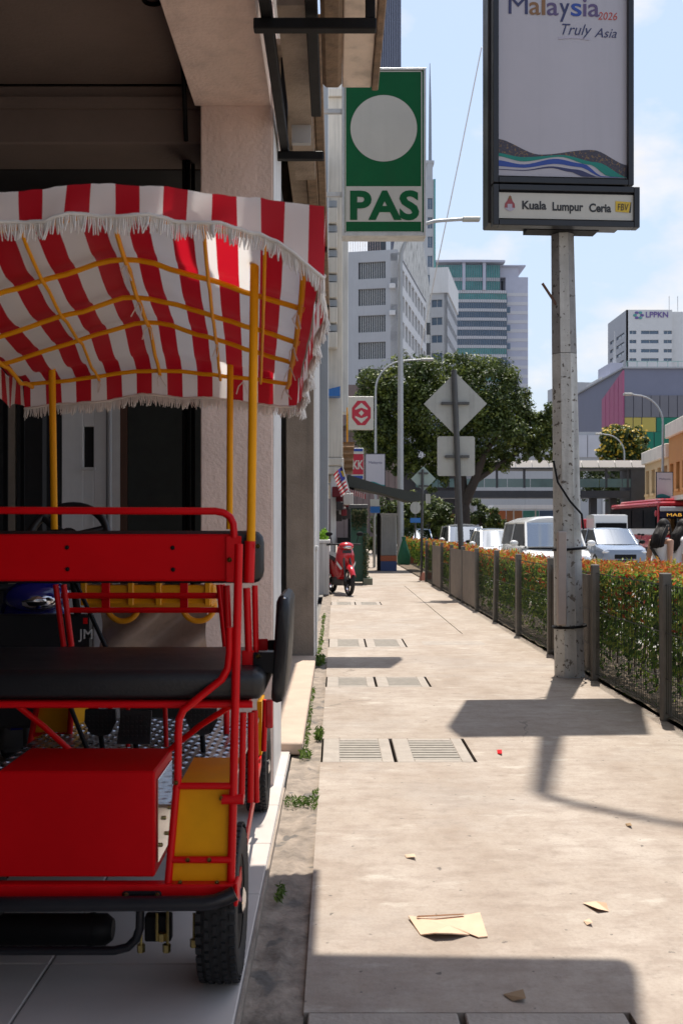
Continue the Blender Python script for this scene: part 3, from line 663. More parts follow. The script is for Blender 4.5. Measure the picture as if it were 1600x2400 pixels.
# red box
bz0, bz1 = wz(2056,2.8), wz(1808,2.8)
part(MB().box(-.925,-.495,2.8,3.10,bz0,bz1,.005), 'tool_box', M_red2)
part(MB().box(-.494,-.490,2.83,3.07,bz0+.03,bz1-.03,.001), 'box_side_panel', M_chrome)
for k in range(4): part(MB().lathe([(.006,0),(.006,.006),(0,.008)],(-.4895,2.86+.055*k,bz0+.07+.06*(k%2)),'x',8), 'bolt', M_brass)
# right side hoop with yellow fender panel
Ya = 2.80
part(T([at(394,2072,Ya), at(414,1845,Ya), at(417,1830,Ya), at(418,1720,Ya), at(420,1686,Ya), at(430,1664,Ya), at(520,1592,Ya), at(534,1566,Ya), at(538,1530,Ya), at(538,1470,Ya)], .0105, 12), 'arm_hoop')
part(T([at(541,2072,Ya+.01), at(547,1850,Ya), at(549,1750,Ya), at(557,1400,Ya), at(560,1275,Ya)], .0115, 12), 'upright')
part(T([at(417,1842,Ya), at(546,1842,Ya)], .0095), 'cross_tube'); part(T([at(402,2015,Ya), at(542,2015,Ya)], .0095), 'cross_tube')
part(MB().lathe([(.0,-.03),(.014,-.03),(.014,.03),(.0,.03)],(wx(546,Ya),Ya-.002,wz(1873,Ya)),'x',12), 'clamp_knuckle')
for p in ((415,1832),(520,1868),(442,2012),(492,2012),(424,2064),(510,2064)): part(MB().lathe([(.006,-.016),(.006,-.010),(0,-.017)],at(p[0],p[1],Ya),'y',8), 'bolt', M_brass)
part(MB()._add([at(414,1850,Ya+.012),at(537,1850,Ya+.012),at(533,2068,Ya+.014),at(400,2068,Ya+.014),at(414,1850,Ya+.016),at(537,1850,Ya+.016),at(533,2068,Ya+.018),at(400,2068,Ya+.018)],[(0,3,2,1),(4,5,6,7),(0,1,5,4),(1,2,6,5),(2,3,7,6),(3,0,4,7)]), 'fender_panel', M_yel, None)
part(MB()._add([at(414,1850,Ya+.02),at(537,1850,Ya+.02),at(537,1850,Ya+.022)+Vector((0,.35,.01)),at(414,1850,Ya+.022)+Vector((0,.35,.01))],[(0,1,2,3)]), 'fender_top', M_yel, None)
# side tubes seen behind the upright, going forward
for (p0,p1,y0,y1,r) in (((578,1378),(583,1530),2.95,2.95,.011),((597,1372),(600,1530),2.97,2.97,.009),((570,1670),(566,1870),2.98,2.98,.010),((588,1670),(587,1880),3.1,3.1,.010),((597,1665),(601,1880),3.2,3.2,.010),((531,1372),(535,1475),3.0,3.0,.0105)):
    part(T([at(*p0,y0), at(*p1,y1)], r), 'side_tube')
part(T([at(540,1655,3.0), at(470,1700,3.05), at(400,1756,3.1)], .009), 'diagonal_brace')
part(T([at(43,1655,3.0), at(100,1700,3.05), at(163,1757,3.1)], .009), 'diagonal_brace')
# running board on the right
rb = [(-.285,2.98,.31),(-.330,4.60,.34)]
part(MB()._add([(-.292,2.95,.26),(-.284,2.95,.26),(-.330,4.55,.30),(-.338,4.55,.30),(-.292,2.95,.31),(-.284,2.95,.31),(-.330,4.55,.345),(-.338,4.55,.345)],[(0,1,5,4),(1,2,6,5),(2,3,7,6),(3,0,4,7),(4,5,6,7),(0,3,2,1)]), 'running_board', M_red, None)
# checker plate floor
M_check = mat('bare aluminium', (.48,.49,.52), .28, .9, .2, 9)
part(MB().box(-1.2,-.34,3.12,4.55,.50,.512), 'floor_plate', M_check, None)
mb = MB()
for i in range(26):
    for j in range(34):
        x, y = -1.18+i*.032, 3.14+j*.041; s = 1 if (i+j) % 2 else -1
        a = .6*s; dx, dy = .014*math.cos(a), .014*math.sin(a); nx, ny = -.003*math.sin(a), .003*math.cos(a)
        mb._add([(x-dx,y-dy,.512),(x+nx,y+ny,.512),(x+dx,y+dy,.512),(x-nx,y-ny,.512),(x,y,.5165)],[(0,1,4),(1,2,4),(2,3,4),(3,0,4)])
tag(mb.build('checker_studs', M_check, CART), kind='stuff')
# seats
def cushion(x0,x1,y0,y1,z0,z1,r=.03):
    mb = MB(); rings = []
    n = 6; prof = []
    for k in range(n+1): t = PI/2*k/n; prof.append((r*(1-math.sin(t)), z1-r*(1-math.cos(t))))
    lay = [(r*.4,z0),(0,z0+r*.5)] + [(a,b) for a,b in reversed(prof)]
    for ins, z in lay:
        pts = []
        for (cx,cy,sx,sy,t0) in ((x1,y1,-1,-1,0),(x0,y1,1,-1,PI/2),(x0,y0,1,1,PI),(x1,y0,-1,1,1.5*PI)):
            for k in range(4):
                t = t0+PI/2*k/3; R2 = r
                pts.append((cx+sx*(R2)+ (R2-ins)*math.cos(t), cy+sy*R2+(R2-ins)*math.sin(t), z))
        rings.append(pts)
    return mb.loft(rings)
part(cushion(-1.22,wx(620,2.86),2.82,3.42,wz(1640,2.82),wz(1572,2.82)), 'seat_cushion', M_vinyl, .9)
part(T([at(-80,1651,2.83), at(592,1651,2.83)], .010), 'seat_rail')
part(MB().box(-1.24,wx(588,2.9),2.85,3.40,wz(1651,2.85),wz(1641,2.85)), 'seat_pan', M_red2, None)
part(cushion(-1.22,-.44,3.72,4.22,.78,.855), 'front_seat_cushion', M_vinyl, .9)
part(T([(-1.2,3.72,.77),(-.44,3.72,.77)], .010), 'front_seat_rail')
# backrest
Yb = 2.90
part(MB().box(-1.24,wx(545,Yb),Yb,Yb+.012,wz(1362,Yb),wz(1252,Yb),.005), 'backrest_panel', M_red2)
mb = cushion(-1.24,wx(616,Yb),0,.123,0,.07,.028); mb.v = [(p[0], Yb+.016+p[2], wz(1368,Yb)+p[1]*(wz(1244,Yb)-wz(1368,Yb))/.123) for p in mb.v]
part(mb, 'backrest_cushion', M_vinyl, .9)
part(MB().box(wx(530,Yb),wx(566,Yb),Yb-.006,Yb-.001,wz(1364,Yb),wz(1256,Yb),.002), 'backrest_bracket', M_red)
for (x,y) in ((158,1283),(159,1334),(405,1284),(406,1335)): part(MB().lathe([(.0062,-.003),(.0062,0),(0,-.0035)],at(x,y,Yb),'y',12), 'bolt', M_blacksteel)
for (x,y) in ((539,1312),(605,1280)): part(MB().lathe([(.007,-.014),(.007,-.006),(0,-.016)],at(x,y,Yb),'y',8), 'bolt', M_brass)
part(T([at(-80,1196,Yb), at(505,1198,Yb), at(525,1202,Yb), at(540,1212,Yb), at(547,1228,Yb), at(549,1260,Yb)], .0105, 12), 'top_rail')
# side pad and plates
part(MB().box(wx(567,2.95),wx(596,2.95),2.94,2.95,wz(1572,2.95),wz(1524,2.95),.002), 'pad_plate', M_red)
part(MB().box(wx(594,2.95),wx(648,2.95),2.935,2.947,wz(1576,2.95),wz(1528,2.95),.002), 'pad_arm', M_blacksteel)
for y in (1537,1568): part(MB().lathe([(.007,-.016),(.007,-.006),(0,-.018)],at(606,y,2.94),'y',8), 'bolt', M_brass)
part(MB().box(wx(606,3.05),wx(628,3.05),3.04,3.05,wz(1524,3.05),wz(1497,3.05),.002), 'pad_bracket', M_red)
part(MB().box(wx(628,3.05),wx(650,3.05),3.045,3.055,wz(1524,3.05),wz(1500,3.05),.002), 'pad_bracket', M_blacksteel)
pad = [(0,-.145),(.004,-.157),(.02,-.163),(.038,-.158),(.046,-.14),(.050,0),(.047,.135),(.038,.153),(.022,.16),(.008,.155),(.001,.14)]
mb = MB(); rings = []
for (y, s) in ((2.93,.72),(2.936,.9),(2.95,1.),(3.30,1.),(3.32,.93),(3.33,.75)):
    rings.append([(wx(634,2.95)+.022+(p[0]-.024)*s*.85 + (p[1]+.15)*.05, y, wz(1520,2.95)+p[1]*s*.96) for p in pad])
part(mb.loft(rings), 'side_pad', M_vinyl, .7)
part(T([(wx(668,3.05),2.945,wz(1400,2.95)),(wx(674,3.05),2.95,wz(1405,2.95)),(wx(668,3.05),2.95,wz(1520,2.95)),(wx(656,3.0),2.95,wz(1640,2.95))], .004, 6), 'pad_trim', M_chrome)
part(MB().box(wx(623,3.4),wx(640,3.4),3.39,3.42,wz(1706,3.4),wz(1640,3.4),.004), 'side_reflector', mat('red reflector', (.55,.01,.02), .15, 0, .05, 5))
# canopy posts
part(T([at(583,1365,2.90), at(586,1268,2.90)], .0155, 14), 'post_socket')
part(T([at(588,1275,2.90), at(597,600,2.86)], .0125, 14), 'canopy_post', M_yel)
part(T([(-1.215,2.9,1.25),(-1.20,2.86,2.03)], .0125, 14), 'canopy_post', M_yel)
part(T([at(128,1240,4.0), at(121,757,3.92)], .0135, 12), 'canopy_post', M_yel)
part(T([at(538,1240,4.0), at(540,772,3.92)], .0125, 12), 'canopy_post', M_yel)
# front seat back frame, red
Yf = 3.72
for pts in (((131,1370),(150,1515)),((150,1370),(168,1515)),((513,1370),(528,1515)),((521,1370),(535,1520))): part(T([at(p[0],p[1],Yf) for p in pts], .0105), 'seat_back_tube')
part(T([at(145,1396,Yf+.02), at(514,1396,Yf+.02)], .0115), 'seat_back_rail'); part(T([at(155,1430,Yf+.02), at(518,1430,Yf+.02)], .0105), 'seat_back_rail')
for x in (243, 428): part(MB().box(wx(x-9,Yf),wx(x+9,Yf),Yf+.03,Yf+.045,wz(1432,Yf),wz(1360,Yf)), 'seat_back_plate', M_red2, None)
part(cushion(-1.18,-.41,Yf+.06,Yf+.12,1.18,1.33,.02), 'front_backrest', M_vinyl, .9)
# steering wheel
def torus(c, R, r, ax, n=36, arc=(0,2*PI)):
    ax = Vector(ax).normalized(); u = ax.orthogonal().normalized(); w = ax.cross(u)
    return MB().tube([Vector(c)+(u*math.cos(2*PI*k/n)+w*math.sin(2*PI*k/n))*R for k in range(n)], r, 10, close=True)
sc = at(160,1262,4.35); sax = Vector((0,-.85,.52)).normalized()
sw = part(torus(sc, .165, .017, sax), 'steering_wheel', M_vinyl)
for a in (.5, 2.6, 4.71):
    u = sax.orthogonal().normalized(); w = sax.cross(u); d = u*math.cos(a)+w*math.sin(a)
    MB().tube([sc, sc+d*.16], [.022,.014], 8).build('spoke', M_vinyl, sw, 1)
MB().tube([sc-sax*.02, sc+sax*.015], .045, 14).build('hub', M_vinyl, sw, 1)
part(T([sc, at(190,1500,4.75)], .016, 10), 'steering_column', M_blacksteel)
part(T([at(178,1365,4.1), at(250,1520,4.05)], .009, 8), 'brake_lever', M_blacksteel)
# cowl: dark body with lettering, yellow plastic front
Yc = 4.62
part(MB().box(wx(-60,Yc),wx(215,Yc),Yc,Yc+.05,.45,wz(1440,Yc),.01), 'dash_panel', M_vinyl)
text('JM', .062, mat('white decal', (.6,.6,.58), .5), [c for c in CART.children if c.name.startswith('dash_panel')][0], 'lettering', at(203,1497,Yc-.003), bold=.01)
part(MB().box(wx(196,Yc),wx(206,Yc),Yc-.006,Yc-.002,wz(1462,Yc),wz(1448,Yc)), 'red_button', M_red, None)
mb = MB(); a, b, z0, z1 = wx(190,4.7), wx(505,4.7), wz(1424,4.7), wz(1300,4.7)
mb.box(a,b,4.7,4.82,z0,wz(1404,4.7),.02).box(a,b,4.70,4.82,wz(1398,4.7),wz(1372,4.7),.01)
for x in (190,240,300,365,425,480): mb.box(wx(x,4.7),wx(x+14,4.7),4.69,4.80,z0+.01,z1,.004)
mb.box(a,b,4.70,4.82,wz(1366,4.7),z1,.02)
part(mb, 'plastic_cowl', M_plastic)
for x in (288, 465): part(torus(at(x,1418,4.78), .075, .014, (0,1,0)), 'cowl_ring', M_plastic)
mb = MB().sheet(lambda u, v: tuple(at(235+250*u, 1432+95*v, 4.9) + Vector((0,.05*math.sin(u*9+v*4),0))), 24, 10); part(mb, 'plastic_sheet', mat('dusty clear sheet', (.36,.27,.22), .25, 0, .3, 9), 3.2)
# left front fender with yellow panel
Yl = 4.2
part(T([at(70,1750,Yl), at(87,1655,Yl)], .012), 'front_hoop'); part(T([at(162,1752,Yl), at(168,1655,Yl)], .012), 'front_hoop'); part(T([at(78,1722,Yl), at(165,1722,Yl)], .009), 'front_cross_tube')
part(MB().poly([at(73,1756,Yl+.02),at(163,1756,Yl+.02),at(168,1655,Yl+.02),at(90,1655,Yl+.02)]), 'front_fender_panel', M_yel, None)
part(MB().poly([at(168,1740,Yl+.15),at(206,1730,Yl+.3),at(208,1655,Yl+.3),at(170,1655,Yl+.15)]), 'front_fender_panel', M_yel, None)
part(MB().box(wx(604,4.6),wx(615,4.6),4.55,4.75,wz(1765,4.6),wz(1640,4.6)), 'front_fender_panel', M_yel, None)
part(T([at(622,1640,4.5), at(620,1700,4.5), at(618,1760,4.5)], .012), 'front_hoop')
part(T([at(531,1660,4.2), at(531,1760,4.2)], .013), 'front_hoop')
# pedals
for (x,y,yy) in ((235,1692,3.75),(316,1705,3.7),(473,1690,3.8)):
    sh = [(-.055,.045),(.055,.045),(.058,.0),(.035,-.045),(0,-.055),(-.035,-.045),(-.058,0)] if x != 316 else [(-.05,.06),(.06,.06),(.055,-.06),(-.065,-.06)]
    c = at(x,y,yy); pd = part(MB().prism([(c.x+p[0], c.z+p[1]) for p in sh],'xz',yy,yy+.018), 'pedal', M_rubber, None)
    mb = MB()
    for i in range(6):
        for j in range(5): mb.box(c.x-.045+i*.016,c.x-.037+i*.016,yy-.004,yy,c.z-.035+j*.017,c.z-.027+j*.017)
    tag(mb.build('pedal_ribs', M_rubber, pd), kind='stuff')
    MB().tube([c+Vector((0,.01,-.04)), c+Vector((.0,.06,-.16))], .010, 8).build('crank', M_blacksteel, pd, 1)
for (p, q, y) in (((165,1655),(205,1757),3.6),((213,1655),(232,1690),4.0),((222,1655),(243,1690),4.0),((259,1655),(259,1690),4.0),((300,1655),(300,1750),3.9),((387,1655),(390,1750),3.9),((545,1700),(548,1757),4.0)):
    part(T([at(*p,y), at(*q,y)], .008 if y < 3.9 else .009), 'pedal_rod', M_blacksteel if y < 3.8 else M_red)
# underbody
Ym = 3.0
part(MB().lathe([(.0,-.16),(.042,-.16),(.045,-.155),(.045,.10),(.047,.10),(.047,.115),(.045,.115),(.045,.15),(.03,.17),(.0,.17)],(wx(130,Ym),Ym,wz(2178,Ym)),'x',20), 'motor', M_blacksteel)
part(MB().lathe([(.0,-.05),(.036,-.05),(.036,.05),(.0,.05)],(wx(25,Ym),Ym,wz(2185,Ym)),'x',18), 'motor_end', M_alu)
part(T([at(-80,2228,2.9), at(268,2228,2.9), at(300,2220,2.9), at(320,2200,2.9), at(328,2175,2.9), at(329,2130,2.9)], .0125, 12), 'guard_tube', mat('black plastic tube', 'ffffff'))
part(T([(-1.08,Y0,FZ+.222),(-.36,Y0,FZ+.222)], .016, 10), 'axle', M_blacksteel)
for (x, a, b) in ((331,2140,2232),(368,2140,2205),(393,2135,2232),(455,2140,2212),(464,2150,2205)): part(T([at(x,a,2.97), at(x,b,2.97)], .0045, 6), 'u_bolt', M_brass)
for (x, y) in ((331,2222),(391,2222),(455,2210),(380,2196)): part(MB().lathe([(.0,-.011),(.012,-.011),(.012,.011),(.0,.011)],at(x,y,2.97),'z',6), 'nut', M_brass)
part(MB().box(wx(340,3.0),wx(402,3.0),2.99,3.03,wz(2205,3.0),wz(2145,3.0),.004), 'spring_bracket', M_blacksteel)
# canopy ------------------------------------------------------------
RX = lambda Y: -.587 - .081*(Y-2.7)
def rz(Y): return lerp3((Y-2.58)/1.52, [(0,2.215),(.12,2.185),(.27,2.155),(.5,2.115),(.7,2.10),(.9,2.02),(1,1.985)])
def drop(u, Y):
    k = .12 + .20*min(1, max(0, (Y-2.58)/.35)) - .22*min(1, max(0, (Y-3.7)/.38)); a = abs(u); return k*(math.sqrt(a*a+.0035)-.059)
HW = .548
def cpt(u, Y):
    w = .006*noise.noise(Vector((u*9, Y*5, 2.)))+.004*noise.noise(Vector((u*30, Y*12, 5.)))
    sag = -.010*abs(math.sin(PI*(Y-2.7)/.33))
    return Vector((RX(Y)+u, Y, rz(Y)-drop(u, Y)+w+sag+.012))
YR, YFr = 2.58, 4.10
CAN = part(MB().sheet(lambda u, v: tuple(cpt(-HW+2*HW*u, YR+(YFr-YR)*v)), 60, 60, lambda u, v: (-HW+2*HW*u, v)), 'canopy', M_canopy, 3.2)
def vrear(u, v):
    x = -HW+2*HW*u; p = cpt(x, YR); h = .082 + .09*max(0, (x-.30)/.235)**2 + .004*math.sin(u*40)
    return Vector((p.x + .004*math.sin(x*23)*v, YR-.012-.012*v+.006*math.sin(x*31+v*2)*v, p.z - h*v))
def vfront(u, v):
    x = -HW+2*HW*u; p = cpt(x, YFr); return Vector((p.x, YFr+.012*v+.008*math.sin(x*27)*v, p.z-.105*v-.006*math.sin(x*19)*v))
def vside(u, v, s=1):
    Y = YR + (YFr-YR)*u; p = cpt(s*HW, Y); h = .172-.062*min(1,u*3.)+.01*math.sin(u*17)
    return Vector((p.x + s*(.006+.010*math.sin(Y*21)*v), Y, p.z-h*v))
def sidev(mb, s): return mb.sheet(lambda u, v: tuple(vside(u, v, s)), 50, 5, lambda u, v: (HW + (YFr-YR)*u, v))
MB().sheet(lambda u, v: tuple(vrear(u, v)), 70, 6, lambda u, v: (-HW+2*HW*u, v)).build('rear_valance', M_canopy, CAN, 3.2)
MB().sheet(lambda u, v: tuple(vfront(u, v)), 70, 6, lambda u, v: (-HW+2*HW*u, v)).build('front_valance', M_canopy, CAN, 3.2)
sidev(MB(), 1).build('side_valance', M_canopy, CAN, 3.2); sidev(MB(), -1).build('side_valance', M_canopy, CAN, 3.2)
def fringe(mb, fn, n, ln, out):
    prev = None
    for k in range(n):
        u = (k+.5)/n; p = fn(u, 1.); q = fn(min(1,u+.004),1.)-p
        d = q.normalized() if q.length > 1e-6 else Vector((1,0,0))
        l = ln*RND.uniform(.75,1.12); wv = .014*noise.noise(Vector((k*.21, ln*100, 1.)))
        sd = Vector(out)*RND.uniform(-.004,.006)
        a = p + Vector((0,0,.006)); b = p + Vector((0,0,-l*.5)) + d*wv*.5 + sd; c = p + Vector((0,0,-l)) + d*(wv+RND.uniform(-.006,.006)) + sd*2
        mb.tube([a, b, c], [.0021,.0021,.0015], 4, cap=False)
        if prev is not None and k % 1 == 0: pass
        prev = a
    m = n*2; pts = [fn((k)/m,1.)+Vector(out)*.002 for k in range(m+1)]
    mb.tube(pts, .0045, 6)
    return mb
mb = MB()
fringe(mb, vrear, 250, .044, (0,-1,0)); fringe(mb, vfront, 250, .042, (0,-1,0)); fringe(mb, lambda u, v: vside(u,v,1), 330, .040, (1,0,0))
tag(mb.build('fringe', M_fringe, CAN), kind='stuff')
# yellow frame under the cloth
def rib(Y, r=.008, lo=-HW+.02, hi=HW-.03):
    return T([cpt(lo+(hi-lo)*k/24, Y)-Vector((0,0,.026)) for k in range(25)], r, 8)
for Y in (2.70, 2.99, 3.30, 3.62, 4.05): part(rib(Y), 'canopy_rib', M_yel)
for u, r in ((-.505,.008),(-.24,.0055),(0,.007),(.24,.0055),(.40,.005),(.505,.0085)):
    part(T([cpt(u, 2.66+(4.06-2.66)*k/14)-Vector((0,0,.038)) for k in range(15)], r, 8), 'canopy_rail', M_yel)
mb = MB()
for (u, Y) in ((0,2.99),(0,3.3),(0,3.62),(0,4.05),(.5,2.99),(.5,3.3),(.5,3.62),(.5,4.05),(-.24,4.05),(.24,3.62),(.33,4.05)):
    p = cpt(u, Y)-Vector((0,0,.04))
    for s in (-1,1): mb.tube([p, p+Vector((s*.018*RND.random(),-.01,-.02)), p+Vector((s*.03*RND.random(),-.012,-.05))], .0025, 4)
tag(mb.build('tie_strings', M_fringe, CAN), kind='stuff')
# ------------------------------------------------------------------ fence and hedge along the pavement
M_post = mat('weathered grey fence post', (.17,.16,.145), .9, 0, .25, 7, streak=.2)
M_wire = mat('dark fence wire', (.035,.035,.033), .6, .3, .2, 10)
M_sheet = mat('brown grey fence sheet', (.20,.17,.145), .85, 0, .25, 6, streak=.25)
FX = 2.315
FEN = thing('mesh_fence', 'low grey wire mesh fence with square posts along the hedge', 'fence', (FX, 20, 0))
pm_ = MB().box(-.034,.034,-.034,.034,-.1,1.05,.006).mesh('post', M_post)
py_ = [5.3+1.92*k for k in range(12)]
for k, y in enumerate(py_):
    o = bpy.data.objects.new('post', pm_); COL.objects.link(o); o.parent = FEN
    o.location = (FX+.012*RND.uniform(-1,1)-FX, y-20, -.02*RND.random()); o.rotation_euler = (RND.uniform(-.015,.015), RND.uniform(-.02,.02), RND.uniform(-.1,.1))
for k in range(len(py_)-1):
    y0, y1 = py_[k]+.04, py_[k+1]-.04; mb = MB()
    st = .045 if k < 6 else .06
    n = int((y1-y0)/st)
    for i in range(n+1):
        y = y0+(y1-y0)*i/n; mb.box(FX-.0015,FX+.0015,y-.0015,y+.0015,.05,.965)
    for z in (.06,.30,.62,.955): mb.box(FX-.005,FX-.0025,y0-.02,y1+.02,z-.003,z+.003)
    tag(mb.build('wire_mesh', M_wire, FEN), kind='stuff')
    if k in (2,): MB().box(FX+.01,FX+.02,y0,y1,.06,.93).build('backing_sheet', M_sheet, FEN)
    if k in (6,7,9): MB().box(FX-.012,FX-.006,y0,y1,.05,.97).build('sheet_panel', M_sheet, FEN)
M_leaf = leafmat('hedge leaves', trans=.55)
def leaf_cloud(mb_v, mb_f, cols, p, nrm, s, col, asp=.45):
    n = nrm.normalized(); t = n.orthogonal().normalized(); t = Matrix.Rotation(RND.uniform(0,6.28),3,n) @ t; w = n.cross(t)
    i = len(mb_v)
    a = p - t*s*.5; b = p + w*s*asp*.5 + n*s*.08; c = p + t*s*.5; d = p - w*s*asp*.5 + n*s*.08
    mb_v.extend([tuple(a),tuple(b),tuple(c),tuple(d)]); mb_f.append((i,i+1,i+2,i+3)); cols.extend([(*col,1)]*4)
def leaves_obj(name, v, f, cols, m, parent):
    me = bpy.data.meshes.new(name); me.from_pydata(v, [], f); me.materials.append(m)
    at_ = me.color_attributes.new('leafcol', 'FLOAT_COLOR', 'POINT')
    at_.data.foreach_set('color', [c for q in cols for c in q])
    o = bpy.data.objects.new(name, me); COL.objects.link(o)
    if parent is not None:
        o.parent = parent; off = root_off(parent)
        if off is not None: me.transform(Matrix.Translation(-off))
    return o
HED = thing('hedge', 'clipped green hedge with red and orange new tips behind the fence', 'hedge', (2.9, 20, 0))
greens = [(.05,.12,.022),(.10,.20,.03),(.15,.27,.04),(.24,.33,.048),(.035,.075,.018),(.36,.42,.07)]
reds = [(.50,.075,.02),(.60,.17,.04),(.42,.055,.02),(.62,.27,.06),(.34,.25,.04),(.30,.32,.05),(.24,.28,.04)]
gv, gf, gc, rv, rf, rc = [], [], [], [], [], []
def hed_top(x, y): return .97 - .11*min(1, max(0, (y-8.5)/4)) + .05*noise.noise(Vector((x*3, y*1.7, 0))) + .03*noise.noise(Vector((x*9, y*6, 3)))
def hedge_seg(y0, y1, dens, s, dx=0.):
    L = y1-y0
    for k in range(int(dens*L)):
        y = RND.uniform(y0,y1); r = RND.random()
        if r < .50:      # face to the pavement
            z = RND.random()**.8*.95+.03; dep = abs(RND.gauss(0,.05)); x = 2.40+dep+.05*noise.noise(Vector((y*3,z*4,1)))+(.10 if z < .3 else 0)
            if z < .28 and RND.random() < .6: continue
            if noise.noise(Vector((y*2.3,z*3.1,9.))) < -.28 and RND.random() < .75: continue
            n = Vector((-1,RND.uniform(-.9,.9),RND.uniform(-.3,1.2)))
        elif r < .84:    # top
            x = RND.uniform(2.40,3.32); z = hed_top(x,y)-abs(RND.gauss(0,.05)); n = Vector((RND.uniform(-.9,.9),RND.uniform(-.9,.9),1))
        else:
            x = RND.uniform(2.44,3.3); z = RND.uniform(.25,1.0); n = Vector((RND.uniform(-1,1),RND.uniform(-1,1),RND.uniform(-.2,1)))
        z = min(z, hed_top(x,y)+.01)
        leaf_cloud(gv,gf,gc,Vector((x+dx,y,z)),n,s*RND.uniform(.7,1.3),RND.choice(greens))
    for k in range(int(dens*L*.17)):
        y = RND.uniform(y0,y1); x = RND.uniform(2.38,3.34)
        z = hed_top(x,y)+RND.uniform(-.03,.09)
        if noise.noise(Vector((x*2,y*1.1,5.))) < -.10: continue
        if RND.random() < .16: x = 2.385; z = RND.uniform(.6,1.05)
        leaf_cloud(rv,rf,rc,Vector((x+dx,y,z)),Vector((RND.uniform(-1,1),RND.uniform(-1.,.3),RND.uniform(.0,.7))),s*RND.uniform(.7,1.2),RND.choice(reds),.38)
def shoots(y0, y1, n, s):
    for k in range(n):
        y = RND.uniform(y0,y1); x = RND.uniform(2.40,3.3)
        if noise.noise(Vector((x*1.5,y*.9,11.))) < -.05: continue
        p = Vector((x,y,hed_top(x,y)-.03)); d = Vector((RND.uniform(-.3,.3),RND.uniform(-.3,.3),1)).normalized(); col = RND.choice(reds)
        for i in range(RND.randint(4,8)): leaf_cloud(rv,rf,rc,p+d*(.02+.018*i),Vector((RND.uniform(-1,1),RND.uniform(-1,.4),RND.uniform(.1,.5))),s*RND.uniform(.7,1.1),[c*RND.uniform(.8,1.2) for c in col],.34)
shoots(4.8,10,650,.05); shoots(10,17,650,.058); shoots(17,28,380,.08)
hedge_seg(4.6,10,4600,.052); hedge_seg(10,17,2800,.062); hedge_seg(17,28,1200,.085); hedge_seg(28,44,600,.12,.45)
tag(leaves_obj('green_leaves', gv, gf, gc, M_leaf, HED), kind='stuff'); tag(leaves_obj('red_leaves', rv, rf, rc, M_leaf, HED), kind='stuff')
mb = MB()
for k in range(260):
    y = 4.7+k*.15; x = RND.uniform(2.55,3.15) + (.45 if y > 28 else 0); p = Vector((x,y,0)); 
    mb.tube([p, p+Vector((RND.uniform(-.06,.06),RND.uniform(-.06,.06),.4)), p+Vector((RND.uniform(-.22,.22),RND.uniform(-.2,.2),.9))], [.010,.008,.004], 5)
tag(mb.build('stems', mat('hedge stems', (.10,.07,.045), .9, 0, .3, 20), HED), kind='stuff')

# weeds and litter
wv_, wf_, wc_ = [], [], []
def tuft(x0,x1,y0,y1,z,n,s):
    for k in range(n):
        p = Vector((RND.uniform(x0,x1),RND.uniform(y0,y1),z+RND.random()*s*.7)); leaf_cloud(wv_,wf_,wc_,p,Vector((RND.uniform(-1,1),RND.uniform(-1,.2),RND.uniform(.1,.8))),s*RND.uniform(.5,1.2),RND.choice([(.10,.17,.03),(.16,.24,.04),(.07,.12,.02)]),.28)
tuft(-.25,-.12,4.97,5.12,.0,190,.03); tuft(-.12,-.09,4.9,5.3,.0,90,.03); tuft(-.21,-.15,6.0,6.15,.0,70,.05); tuft(-.20,-.175,6.3,8.6,.0,170,.04)
tuft(-.22,-.19,3.7,3.85,.0,60,.03); tuft(-.20,-.12,10.0,10.6,.0,140,.08); tuft(-.2,-.16,10.9,16,.0,200,.06); tuft(2.34,2.42,7,13,.0,500,.05); tuft(-.13,-.09,6.55,6.75,.0,120,.06)
tag(leaves_obj('weeds', wv_, wf_, wc_, M_leaf, None), 'sparse green weeds growing in the gutter and fence line', 'weeds', kind='stuff')
pv_, pf_, pc_ = [], [], []
for k in range(420):
    a = RND.uniform(0,6.28); rr = RND.random()**.5*.16; h = RND.random()*.26
    leaf_cloud(pv_,pf_,pc_,Vector((-.25+rr*.55*math.cos(a),21.3+rr*math.sin(a)*1.5,1.13+h*(1-rr*3))),Vector((RND.uniform(-1,1),-1,RND.uniform(0,1))),.07,RND.choice([(.22,.42,.03),(.30,.50,.05),(.14,.30,.02)]))
tag(leaves_obj('foliage', pv_, pf_, pc_, M_leaf, P1), kind='stuff')
M_card = mat('cardboard', (.60,.42,.29), .9, 0, .12, 14)
CB = thing('cardboard_scrap', 'flattened torn piece of cardboard lying on the pavement', 'cardboard', (.55, 3.55, 0))
q = [at(955,2147,2.75+.75), ]
def gp(px, py, z=.006): Y = F*(EYE-z)/(py-VY); return Vector(((px-VX)*Y/F, Y, z))
out = [gp(956,2146,.012), gp(1015,2152,.006), gp(1080,2146,.010), gp(1124,2138,.012), gp(1131,2160), gp(1142,2194), gp(1120,2196), gp(1112,2182), gp(1098,2190,.005), gp(1060,2187,.022), gp(1020,2186,.026), gp(985,2190,.004), gp(970,2168)]
c = gp(1050,2168,.010)
mb = MB(); mb._add([c]+out+[p-Vector((0,0,.004)) for p in [c]+out], [(0,(k+1)%13+1,k+1) for k in range(13)] + [(14,14+k+1,14+(k+1)%13+1) for k in range(13)] + [(k+1,(k+1)%13+1,14+(k+1)%13+1,14+k+1) for k in range(13)])
mb.build('sheet', M_card, CB)
MB()._add([gp(975,2150,.013), gp(1085,2144,.013), gp(1088,2141,.022), gp(978,2146,.022)], [(0,1,2,3)]).build('folded_flap', M_card, CB)
def scrap(nm, lab, cat, pts, m, zc=.012):
    tag(MB()._add([gp(*pts[0],.004)]+[gp(a,b,.003+zc*(k%2)) for k,(a,b) in enumerate(pts[1:])], [tuple(range(len(pts)))][::-1]).build(nm, m), lab, cat)
